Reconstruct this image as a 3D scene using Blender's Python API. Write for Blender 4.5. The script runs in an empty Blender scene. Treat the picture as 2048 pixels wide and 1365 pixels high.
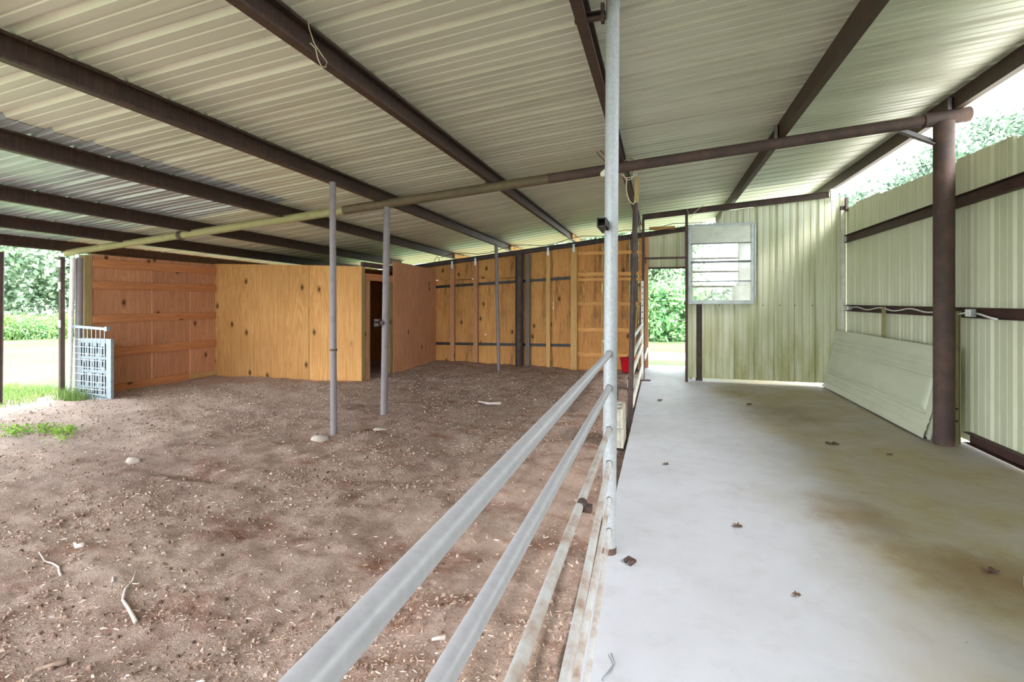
import bpy, math, random
import numpy as np
from mathutils import Vector, Matrix
random.seed(7); RNG = np.random.default_rng(7)
S = bpy.context.scene
COL = S.collection
PI = math.pi

# ------------------------------------------------------------------ materials
def lin(r, g, b):
    def f(c):
        c /= 255.0
        return c / 12.92 if c <= 0.04045 else ((c + 0.055) / 1.055) ** 2.4
    return (f(r), f(g), f(b), 1.0)

class NT:
    def __init__(self, name):
        self.m = bpy.data.materials.new(name); self.m.use_nodes = True
        self.t = self.m.node_tree; self.n = self.t.nodes
        self.p = self.n['Principled BSDF']; self.out = self.n['Material Output']
        self.tc = self.n.new('ShaderNodeTexCoord')
    def link(self, a, b): self.t.links.new(a, b)
    def mapping(self, scale=(1, 1, 1), rot=(0, 0, 0), loc=(0, 0, 0), src='Object'):
        mp = self.n.new('ShaderNodeMapping'); self.link(self.tc.outputs[src], mp.inputs[0])
        mp.inputs['Scale'].default_value = scale; mp.inputs['Rotation'].default_value = rot; mp.inputs['Location'].default_value = loc
        return mp.outputs[0]
    def noise(self, vec, scale=1.0, detail=5, rough=0.6, dist=0.0):
        t = self.n.new('ShaderNodeTexNoise'); self.link(vec, t.inputs['Vector'])
        t.inputs['Scale'].default_value = scale; t.inputs['Detail'].default_value = detail
        t.inputs['Roughness'].default_value = rough; t.inputs['Distortion'].default_value = dist
        return t.outputs['Fac']
    def vor(self, vec, scale=1.0, feature='F1', out='Distance', rnd=1.0):
        t = self.n.new('ShaderNodeTexVoronoi'); t.feature = feature; self.link(vec, t.inputs['Vector'])
        t.inputs['Scale'].default_value = scale; t.inputs['Randomness'].default_value = rnd
        return t.outputs[out]
    def ramp(self, fac, stops, interp='LINEAR'):
        r = self.n.new('ShaderNodeValToRGB'); self.link(fac, r.inputs[0]); r.color_ramp.interpolation = interp
        e = r.color_ramp.elements
        while len(e) < len(stops): e.new(0.5)
        for el, (pos, c) in zip(e, stops):
            el.position = pos; el.color = c if isinstance(c, tuple) else (c, c, c, 1)
        return r.outputs[0]
    def mix(self, fac, a, b, mode='MIX'):
        m = self.n.new('ShaderNodeMix'); m.data_type = 'RGBA'; m.blend_type = mode; m.clamp_factor = True
        for s, v in ((m.inputs[0], fac), (m.inputs[6], a), (m.inputs[7], b)):
            if hasattr(v, 'is_linked'): self.link(v, s)
            else: s.default_value = v
        return m.outputs[2]
    def math(self, op, a, b=0.5):
        m = self.n.new('ShaderNodeMath'); m.operation = op; m.use_clamp = False
        for s, v in ((m.inputs[0], a), (m.inputs[1], b)):
            if hasattr(v, 'is_linked'): self.link(v, s)
            else: s.default_value = v
        return m.outputs[0]
    def sep(self, vec):
        s = self.n.new('ShaderNodeSeparateXYZ'); self.link(vec, s.inputs[0]); return s.outputs
    def maprange(self, v, a, b, c=0.0, d=1.0):
        m = self.n.new('ShaderNodeMapRange'); self.link(v, m.inputs[0]); m.interpolation_type = 'SMOOTHSTEP'
        for i, x in enumerate((a, b, c, d)): m.inputs[i + 1].default_value = x
        return m.outputs[0]
    def bump(self, h, strength=0.3, dist=0.01):
        b = self.n.new('ShaderNodeBump'); self.link(h, b.inputs['Height'])
        b.inputs['Strength'].default_value = strength; b.inputs['Distance'].default_value = dist
        self.link(b.outputs[0], self.p.inputs['Normal'])
    def rnd(self):
        o = self.n.new('ShaderNodeObjectInfo'); return o.outputs['Random']
    def done(self, col, rough=0.6, metal=0.0, spec=0.4):
        if hasattr(col, 'is_linked'): self.link(col, self.p.inputs['Base Color'])
        else: self.p.inputs['Base Color'].default_value = col
        if hasattr(rough, 'is_linked'): self.link(rough, self.p.inputs['Roughness'])
        else: self.p.inputs['Roughness'].default_value = rough
        self.p.inputs['Metallic'].default_value = metal
        self.p.inputs['Specular IOR Level'].default_value = spec
        return self.m

def simple(name, c1, c2, scale=6.0, rough=0.6, metal=0.0, bump=0.1, stretch=(1, 1, 1), lo=0.35, hi=0.65, spec=0.4):
    t = NT(name); v = t.mapping(stretch)
    n = t.noise(v, scale, 6, 0.65)
    if bump: t.bump(t.noise(v, scale * 6, 4), bump, 0.003)
    return t.done(t.ramp(n, [(lo, c1), (hi, c2)]), rough, metal, spec)

def rusty(name, base, rust, amt=0.5, rough=0.75, streak=False, spec=0.3):
    t = NT(name); v = t.mapping((1, 1, 1))
    n = t.noise(v, 9, 8, 0.7); n2 = t.noise(t.mapping((3, 14, 1.5) if streak else (2, 2, 2)), 3, 5, 0.6)
    c = t.mix(t.ramp(n, [(amt - 0.12, 0.0), (amt + 0.16, 1.0)]), base, rust)
    c = t.mix(t.ramp(n2, [(0.45, 0.0), (0.7, 0.55)]), c, tuple(min(1, x * 1.7) for x in rust[:3]) + (1,))
    t.bump(t.noise(v, 60, 3), 0.25, 0.002)
    return t.done(c, rough, 0.0, spec)

def wood(name, light, dark, axis='Z', knots=0.6, kscale=2.2, fine=1.0, stain=0.0, rough=0.75, vary=0.12):
    """plywood / lumber: long grain bands along one axis with dark knots"""
    t = NT(name)
    st = {'X': (0.35, 5, 5), 'Y': (5, 0.35, 5), 'Z': (5, 5, 0.35)}[axis]
    ks = {'X': (0.55, 1, 1), 'Y': (1, 0.55, 1), 'Z': (1, 1, 0.55)}[axis]
    v = t.mapping(st); big = t.noise(v, 0.9 * fine, 4, 0.55, 1.8)
    bands = t.math('FRACT', t.math('MULTIPLY', big, 9.0))
    bands = t.math('ABSOLUTE', t.math('SUBTRACT', bands, 0.5))
    fibre = t.noise(t.mapping(tuple(x * 9 for x in st)), 1.6, 3, 0.6)
    col = t.mix(t.ramp(bands, [(0.0, 0.0), (0.5, 0.75)]), light, dark)
    col = t.mix(t.ramp(fibre, [(0.35, 0.0), (0.75, 0.35)]), col, tuple(x * 0.55 for x in dark[:3]) + (1,))
    blot = t.noise(t.mapping((1, 1, 1)), 1.3, 3, 0.5)
    col = t.mix(t.ramp(blot, [(0.35, 0.0), (0.75, 0.35)]), col, tuple(x * 0.72 for x in dark[:3]) + (1,))
    sx = t.sep(t.mapping((1, 1, 1))); cb = t.n.new('ShaderNodeCombineXYZ')      # knots in the plane of the sheet
    plan = t.math('ADD', sx[0], sx[1]); 
    if axis == 'Z': t.link(plan, cb.inputs[0]); t.link(t.math('MULTIPLY', sx[2], 0.6), cb.inputs[1])
    else: t.link(t.math('MULTIPLY', plan, 0.6), cb.inputs[0]); t.link(sx[2], cb.inputs[1])
    wob = t.n.new('ShaderNodeVectorMath'); wob.operation = 'ADD'; t.link(cb.outputs[0], wob.inputs[0])
    wn = t.n.new('ShaderNodeTexNoise'); wn.inputs['Scale'].default_value = 14; t.link(t.mapping((1, 1, 1)), wn.inputs['Vector'])
    ws = t.n.new('ShaderNodeVectorMath'); ws.operation = 'SCALE'; ws.inputs['Scale'].default_value = 0.02; t.link(wn.outputs['Color'], ws.inputs[0]); t.link(ws.outputs[0], wob.inputs[1])
    flat = t.n.new('ShaderNodeVectorMath'); flat.operation = 'MULTIPLY'; flat.inputs[1].default_value = (1, 1, 0); t.link(wob.outputs[0], flat.inputs[0])
    off = t.n.new('ShaderNodeCombineXYZ'); t.link(t.math('MULTIPLY', t.rnd(), 37.0), off.inputs[0]); t.link(t.math('MULTIPLY', t.rnd(), 91.0), off.inputs[1])
    kv = t.n.new('ShaderNodeVectorMath'); kv.operation = 'ADD'; t.link(flat.outputs[0], kv.inputs[0]); t.link(off.outputs[0], kv.inputs[1])
    def vor2(out):
        q = t.n.new('ShaderNodeTexVoronoi'); q.voronoi_dimensions = '2D'; t.link(kv.outputs[0], q.inputs['Vector']); q.inputs['Scale'].default_value = kscale; return q.outputs[out]
    kd = vor2('Distance'); kc = vor2('Color')
    pick = t.ramp(t.sep(kc)[0], [(1 - knots, 0.0), (1 - knots + 0.02, 1.0)])
    ring = t.ramp(kd, [(0.035, 1.0), (0.075, 0.45), (0.13, 0.0)])
    k = t.math('MULTIPLY', ring, pick)
    col = t.mix(k, col, tuple(x * 0.16 for x in dark[:3]) + (1,))
    if stain:
        sn = t.noise(t.mapping((2.2, 2.2, 0.5)), 1.0, 6, 0.7)
        col = t.mix(t.ramp(sn, [(0.5, 0.0), (0.64, stain)]), col, lin(58, 48, 38))
    hs = t.n.new('ShaderNodeHueSaturation')
    t.link(t.math('ADD', t.math('MULTIPLY', t.rnd(), vary * 2), 1.0 - vary), hs.inputs['Value']); t.link(col, hs.inputs['Color'])
    t.bump(fibre, 0.12, 0.003)
    return t.done(hs.outputs[0], rough, 0, 0.25)

M = {}
def build_mats():
    # painted ribbed sheet, ceiling
    t = NT('cream_roof_metal'); v = t.mapping((0.25, 1.2, 1))
    n = t.noise(v, 1.6, 5, 0.6); g = t.noise(t.mapping((0.15, 3.2, 1)), 2, 3)
    c = t.mix(t.ramp(n, [(0.3, 0.0), (0.7, 1.0)]), lin(208, 209, 194), lin(187, 188, 173))
    c = t.mix(t.ramp(g, [(0.5, 0.0), (0.75, 0.5)]), c, lin(152, 150, 134))
    M['roof'] = t.done(c, 0.38, 0.0, 0.5)
    t = NT('bare_galvalume'); n = t.noise(t.mapping((0.3, 6, 1)), 2, 4)
    M['galv_roof'] = t.done(t.ramp(n, [(0.3, lin(150, 160, 168)), (0.7, lin(205, 212, 216))]), 0.34, 0.4, 0.5)
    # pale green wall panel with algae and dirt at the foot
    def wallm(name, axis):
        t = NT(name); v = t.mapping((1, 1, 1))
        sc = (9, 1, 0.28) if axis == 'X' else (1, 9, 0.28)
        n = t.noise(t.mapping(sc), 1.2, 5, 0.6); n2 = t.noise(v, 1.1, 4)
        c = t.mix(t.ramp(n2, [(0.3, 0.0), (0.7, 1.0)]), lin(212, 213, 190), lin(199, 202, 174))
        c = t.mix(t.ramp(n, [(0.47, 0.0), (0.72, 0.6 if axis == 'X' else 0.3)]), c, lin(140, 142, 84) if axis == 'X' else lin(168, 172, 122))
        z = t.sep(t.mapping((1, 1, 1)))[2]
        low = t.math('MULTIPLY', t.maprange(z, 1.6, 0.1), t.ramp(t.noise(t.mapping((3, 3, 0.7)), 1.4, 5, 0.65), [(0.34, 0.0), (0.64, 0.95)]))
        c = t.mix(low, c, lin(148, 146, 84) if axis == 'X' else lin(186, 190, 160))
        r = t.noise(t.mapping(tuple(x * 0.6 for x in sc)), 2.4, 6, 0.75)
        c = t.mix(t.ramp(r, [(0.66, 0.0), (0.74, 0.5)]), c, lin(150, 118, 60))
        return t.done(c, 0.45, 0.0, 0.45)
    M['wall_back'] = wallm('green_panel_back', 'X'); M['wall_right'] = wallm('green_panel_right', 'Y')
    # concrete
    t = NT('worn_concrete'); v = t.mapping((1, 1, 1)); s = t.sep(v)
    n = t.noise(v, 1.1, 7, 0.65); n2 = t.noise(v, 5, 6, 0.7); fine = t.noise(v, 55, 4)
    c = t.mix(t.ramp(n, [(0.3, 0.0), (0.72, 1.0)]), lin(184, 185, 195), lin(168, 168, 175))
    c = t.mix(t.ramp(n2, [(0.52, 0.0), (0.75, 0.35)]), c, lin(150, 146, 144))
    # tracked-in soil plus the right side's greenish shade, painted as one band
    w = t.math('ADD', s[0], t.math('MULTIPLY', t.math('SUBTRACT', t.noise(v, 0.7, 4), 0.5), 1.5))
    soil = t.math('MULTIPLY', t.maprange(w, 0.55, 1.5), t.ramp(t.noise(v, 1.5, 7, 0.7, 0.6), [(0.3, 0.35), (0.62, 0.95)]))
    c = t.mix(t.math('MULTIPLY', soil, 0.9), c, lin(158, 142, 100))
    # oily brown stain patch
    mp = t.mapping((0.9, 0.7, 1), (0, 0, -0.55), (0, 0, 0)); 
    def patch(cx, cy, rx, ry, amt, col, c):
        dx = t.math('DIVIDE', t.math('SUBTRACT', s[0], cx), rx); dy = t.math('DIVIDE', t.math('SUBTRACT', s[1], cy), ry)
        d = t.math('ADD', t.math('MULTIPLY', dx, dx), t.math('MULTIPLY', dy, dy))
        d = t.math('ADD', d, t.math('MULTIPLY', t.math('SUBTRACT', t.noise(v, 2.6, 6, 0.7), 0.5), 2.4))
        return t.mix(t.maprange(d, 1.2, -0.2, 0, amt), c, col)
    c = patch(1.62, 3.05, 0.5, 0.45, 0.8, lin(124, 98, 62), c)
    c = patch(1.2, 3.75, 0.3, 0.5, 0.7, lin(132, 108, 78), c)
    c = patch(1.5, 6.9, 0.6, 0.7, 0.55, lin(128, 108, 76), c)
    c = patch(1.0, 8.3, 0.3, 0.6, 0.55, lin(132, 112, 80), c)
    spk = t.vor(v, 9, 'F1', 'Distance'); sp2 = t.ramp(t.noise(v, 3, 2), [(0.55, 0.0), (0.6, 1.0)])
    c = t.mix(t.math('MULTIPLY', t.ramp(spk, [(0.02, 0.8), (0.06, 0.0)]), sp2), c, lin(70, 60, 50))
    t.bump(t.math('ADD', t.math('MULTIPLY', n2, 0.6), t.math('MULTIPLY', fine, 0.25)), 0.12, 0.01)
    M['concrete'] = t.done(c, t.ramp(n2, [(0.3, 0.42), (0.7, 0.7)]), 0, 0.4)
    # dirt
    t = NT('barn_dirt'); v = t.mapping((1, 1, 1))
    a = t.noise(v, 0.55, 5, 0.6); b = t.noise(t.mapping((1, 2.2, 1), (0, 0, 0.5)), 1.7, 8, 0.7); d = t.noise(v, 22, 6, 0.75); e = t.noise(v, 120, 3)
    sv = t.sep(v); cbx = t.n.new('ShaderNodeCombineXYZ')
    t.link(t.math('SUBTRACT', t.math('MULTIPLY', sv[0], 5.8), t.math('MULTIPLY', sv[1], 1.5)), cbx.inputs[0])
    t.link(t.math('ADD', t.math('MULTIPLY', sv[0], 0.4), t.math('MULTIPLY', sv[1], 1.6)), cbx.inputs[1])
    stk = t.noise(cbx.outputs[0], 1.0, 7, 0.68)
    c = t.mix(t.ramp(a, [(0.38, 0.0), (0.62, 1.0)]), lin(180, 155, 142), lin(162, 138, 128))
    c = t.mix(t.ramp(stk, [(0.5, 0.0), (0.68, 0.75)]), c, lin(132, 102, 88))
    c = t.mix(t.ramp(stk, [(0.3, 0.6), (0.46, 0.0)]), c, lin(198, 177, 162))
    c = t.mix(t.ramp(b, [(0.5, 0.0), (0.66, 0.85)]), c, lin(122, 80, 60))
    c = t.mix(t.ramp(t.noise(v, 0.8, 5, 0.65), [(0.52, 0.0), (0.7, 0.7)]), c, lin(184, 164, 148))
    c = t.mix(t.ramp(d, [(0.56, 0.0), (0.74, 0.6)]), c, lin(98, 78, 68))
    c = t.mix(t.ramp(e, [(0.6, 0.0), (0.72, 0.6)]), c, lin(196, 176, 150))
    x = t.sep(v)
    c = t.mix(t.math('MULTIPLY', t.maprange(t.math('ADD', x[0], t.math('MULTIPLY', a, 1.4)), -2.6, -6.4), 0.75), c, lin(200, 180, 168))  # paler towards the left opening: its daylight put into the dirt colour
    t.bump(t.math('ADD', t.math('ADD', t.math('MULTIPLY', d, 0.9), t.math('MULTIPLY', e, 0.3)), t.math('MULTIPLY', stk, 1.2)), 1.0, 0.03)
    M['dirt'] = t.done(c, 0.95, 0, 0.15)
    # lawn
    t = NT('mown_lawn'); v = t.mapping((1, 1, 1))
    a = t.noise(v, 0.35, 5, 0.6); b = t.noise(v, 9, 6, 0.7)
    c = t.mix(t.ramp(a, [(0.35, 0.0), (0.65, 1.0)]), lin(76, 98, 58), lin(90, 106, 72))
    c = t.mix(t.ramp(b, [(0.5, 0.0), (0.75, 0.6)]), c, lin(62, 84, 38))
    c = t.mix(t.ramp(t.noise(v, 0.9, 6, 0.7), [(0.6, 0.0), (0.7, 0.7)]), c, lin(104, 98, 76))
    t.bump(b, 0.6, 0.05); M['lawn'] = t.done(c, 0.9, 0, 0.2)
    M['gravel_bounce'] = simple('bounce_gravel', lin(208, 204, 194), lin(180, 174, 162), 14, 0.9, 0, 0.5)
    M['gravel'] = simple('pale_gravel', lin(150, 146, 138), lin(120, 114, 104), 14, 0.9, 0, 0.5)
    # steel
    M['purlin'] = rusty('red_oxide_purlin', lin(56, 43, 38), lin(72, 52, 43), 0.5, 0.55, True, 0.4)
    M['rust'] = rusty('rusted_pipe', lin(72, 59, 57), lin(82, 62, 54), 0.58)
    M['olive_pipe'] = rusty('olive_brown_pipe', lin(98, 88, 66), lin(86, 68, 54), 0.55, 0.6)
    M['girt'] = rusty('rusted_girt', lin(62, 47, 45), lin(76, 52, 46), 0.5, 0.6)
    M['grey_pipe'] = rusty('dull_grey_pipe', lin(120, 112, 116), lin(92, 80, 78), 0.62, 0.55, False, 0.5)
    M['khaki_pipe'] = rusty('khaki_pipe', lin(150, 144, 104), lin(120, 104, 76), 0.62, 0.6)
    M['dark_steel'] = rusty('dark_steel', lin(58, 50, 52), lin(80, 58, 50), 0.55, 0.55)
    t = NT('zinc_pipe'); n = t.noise(t.mapping((1, 1, 1)), 70, 5, 0.6); n2 = t.noise(t.mapping((6, 6, 1.2)), 1.2, 4)
    c = t.ramp(n, [(0.3, lin(148, 151, 156)), (0.7, lin(170, 173, 178))])
    c = t.mix(t.ramp(n2, [(0.52, 0.0), (0.72, 0.3)]), c, lin(138, 146, 136))
    M['zinc'] = t.done(c, 0.45, 0.12, 0.5)
    t = NT('worn_zinc_rail'); n = t.noise(t.mapping((1, 1, 1)), 60, 5, 0.6); M['zinc_rail'] = t.done(t.ramp(n, [(0.3, lin(172, 170, 178)), (0.7, lin(186, 185, 192))]), 0.42, 0.15, 0.5)
    t = NT('muddy_zinc_pipe'); n = t.noise(t.mapping((2, 2, 2)), 5, 7, 0.7)
    c = t.ramp(n, [(0.42, lin(186, 186, 188)), (0.56, lin(172, 160, 154)), (0.7, lin(148, 122, 110))])
    M['muddy'] = t.done(c, 0.6, 0.15, 0.4)
    M['bright_zinc'] = simple('bright_zinc', lin(196, 204, 210), lin(168, 178, 186), 20, 0.4, 0.5, 0.05)
    M['gate_zinc'] = simple('gate_zinc', lin(150, 160, 166), lin(128, 138, 146), 20, 0.45, 0.4, 0.05)
    M['white_paint'] = simple('white_paint', lin(226, 224, 218), lin(200, 196, 188), 9, 0.5, 0, 0.05)
    M['alu'] = simple('mill_aluminium', lin(196, 202, 202), lin(164, 172, 172), 8, 0.4, 0.45, 0.05)
    M['alu_dark'] = simple('grey_aluminium', lin(120, 126, 128), lin(96, 102, 104), 8, 0.45, 0.3, 0.05)
    M['black'] = simple('black_steel', lin(30, 28, 30), lin(48, 42, 42), 10, 0.5)
    M['cable'] = simple('beige_cable', lin(206, 194, 172), lin(176, 162, 140), 20, 0.6)
    M['dark_cable'] = simple('dark_cable', lin(60, 54, 48), lin(84, 76, 66), 20, 0.6)
    M['plastic_grey'] = simple('grey_box', lin(150, 156, 158), lin(126, 132, 134), 12, 0.5)
    M['plastic_white'] = simple('white_plastic', lin(232, 232, 224), lin(216, 214, 204), 12, 0.4)
    M['red'] = simple('red_plastic', lin(206, 24, 44), lin(178, 16, 34), 6, 0.4)
    M['block'] = simple('concrete_block', lin(178, 174, 160), lin(150, 146, 132), 18, 0.9, 0, 0.5)
    M['stone'] = simple('pale_stone', lin(178, 166, 156), lin(140, 126, 116), 9, 0.9, 0, 0.5)
    M['twig'] = simple('bleached_twig', lin(206, 194, 186), lin(166, 150, 142), 30, 0.85, 0, 0.3)
    M['twig_brown'] = simple('brown_bark_chip', lin(150, 128, 112), lin(120, 98, 84), 30, 0.85, 0, 0.3)
    t = NT('shavings'); r = t.n.new('ShaderNodeNewGeometry').outputs['Random Per Island']
    M['chips'] = t.done(t.ramp(r, [(0.0, lin(118, 94, 82)), (0.4, lin(158, 132, 116)), (0.8, lin(190, 166, 148)), (0.97, lin(214, 200, 188)), (1.0, lin(240, 234, 226))]), 0.9, 0, 0.15)
    t = NT('clods'); r = t.n.new('ShaderNodeNewGeometry').outputs['Random Per Island']
    M['clods'] = t.done(t.ramp(r, [(0.0, lin(72, 56, 50)), (0.15, lin(118, 94, 82)), (0.6, lin(150, 124, 110)), (1.0, lin(180, 158, 144))]), 0.95, 0, 0.15)
    def leafm(name, stops, tr=0.35):
        t = NT(name); r = t.n.new('ShaderNodeNewGeometry').outputs['Random Per Island']
        c = t.ramp(r, stops); t.done(c, 0.55, 0, 0.3)
        tl = t.n.new('ShaderNodeBsdfTranslucent'); t.link(c, tl.inputs[0]); mx = t.n.new('ShaderNodeMixShader'); mx.inputs[0].default_value = tr
        t.link(t.p.outputs[0], mx.inputs[1]); t.link(tl.outputs[0], mx.inputs[2]); t.link(mx.outputs[0], t.out.inputs[0])
        return t.m
    M['leaf_far'] = leafm('distant_leaves', [(0.0, lin(62, 82, 66)), (0.5, lin(96, 120, 98)), (1.0, lin(140, 162, 136))], 0.25)
    M['leaf'] = leafm('broad_leaves', [(0.0, lin(88, 118, 90)), (0.5, lin(124, 152, 118)), (1.0, lin(172, 194, 152))])
    M['leaf_pale'] = leafm('pale_leaves', [(0.0, lin(104, 128, 108)), (0.5, lin(142, 164, 138)), (1.0, lin(190, 206, 178))])
    M['leaf_lush'] = leafm('lush_leaves', [(0.0, lin(70, 116, 72)), (0.5, lin(112, 156, 104)), (1.0, lin(164, 198, 138))])
    M['grass'] = leafm('grass_blades', [(0.0, lin(92, 124, 58)), (0.5, lin(120, 150, 80)), (1.0, lin(158, 168, 112))], 0.4)
    M['weed'] = leafm('lime_weed', [(0.0, lin(96, 138, 44)), (0.5, lin(126, 164, 62)), (1.0, lin(156, 184, 88))], 0.4)
    M['bark'] = simple('grey_bark', lin(110, 98, 84), lin(78, 68, 58), 8, 0.9, 0, 0.6)
    # timber
    M['ply_yellow'] = wood('yellow_plywood', lin(214, 164, 104), lin(184, 128, 72), 'Z', 0.45, 2.4, 0.8)
    M['ply_red'] = wood('red_plywood', lin(206, 152, 116), lin(180, 122, 90), 'Z', 0.35, 2.6)
    M['ply_left'] = wood('left_plywood', lin(202, 148, 112), lin(174, 116, 82), 'Z', 0.4, 2.6, 1.1)
    M['ply_back'] = wood('back_plywood', lin(212, 160, 98), lin(180, 122, 66), 'Z', 0.5, 2.8, 1.0, 0.6)
    M['ply_slats'] = wood('stained_plywood', lin(216, 158, 96), lin(184, 124, 68), 'Z', 0.4, 2.8, 1.0, 0.85)
    M['ply_grey'] = wood('weathered_plywood', lin(132, 116, 98), lin(100, 84, 70), 'Z', 0.4, 2.8, 1.0, 0.6)
    M['board_y'] = wood('red_board', lin(202, 140, 94), lin(180, 114, 72), 'Y', 0.35, 3.0)
    M['board_x'] = wood('yellow_board_flat', lin(222, 168, 104), lin(196, 138, 80), 'X', 0.35, 3.0)
    M['stud'] = wood('yellow_stud', lin(212, 172, 114), lin(186, 142, 88), 'Z', 0.4, 3.0)
    M['stud_red'] = wood('pink_stud', lin(200, 152, 116), lin(176, 122, 90), 'Z', 0.4, 3.0)
    M['timber_green'] = wood('treated_post', lin(172, 152, 108), lin(146, 124, 84), 'Z', 0.3, 3.0)
    M['timber_grey'] = wood('grey_stud', lin(128, 118, 110), lin(100, 90, 84), 'Z', 0.3, 3.0)
    M['door_section'] = simple('sage_door_skin', lin(196, 200, 178), lin(184, 188, 166), 3, 0.42, 0, 0.03, (1, 0.4, 1))
    M['tack_wall'] = simple('dusty_grey_wall', lin(186, 188, 186), lin(164, 166, 164), 4, 0.8, 0, 0.05)
    M['bulb'] = simple('frosted_bulb', lin(238, 236, 226), lin(230, 228, 218), 5, 0.25, 0, 0)
    M['brass'] = simple('tarnished_brass', lin(150, 120, 70), lin(112, 88, 56), 16, 0.5, 0.5)
    M['dry_leaf'] = simple('dry_leaf', lin(104, 80, 62), lin(78, 60, 48), 30, 0.8)
    # dusty glass
    t = NT('dusty_glass'); n = t.noise(t.mapping((1, 1, 1)), 6, 6, 0.7)
    tr = t.n.new('ShaderNodeBsdfTransparent'); gl = t.n.new('ShaderNodeBsdfGlossy'); gl.inputs['Roughness'].default_value = 0.08
    df = t.n.new('ShaderNodeBsdfDiffuse'); df.inputs[0].default_value = lin(206, 208, 206)
    m1 = t.n.new('ShaderNodeMixShader'); m1.inputs[0].default_value = 0.06; t.link(tr.outputs[0], m1.inputs[1]); t.link(gl.outputs[0], m1.inputs[2])
    m2 = t.n.new('ShaderNodeMixShader'); t.link(t.ramp(n, [(0.3, 0.12), (0.75, 0.34)]), m2.inputs[0]); t.link(m1.outputs[0], m2.inputs[1]); t.link(df.outputs[0], m2.inputs[2])
    t.link(m2.outputs[0], t.out.inputs[0]); M['glass'] = t.m
build_mats()

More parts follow.
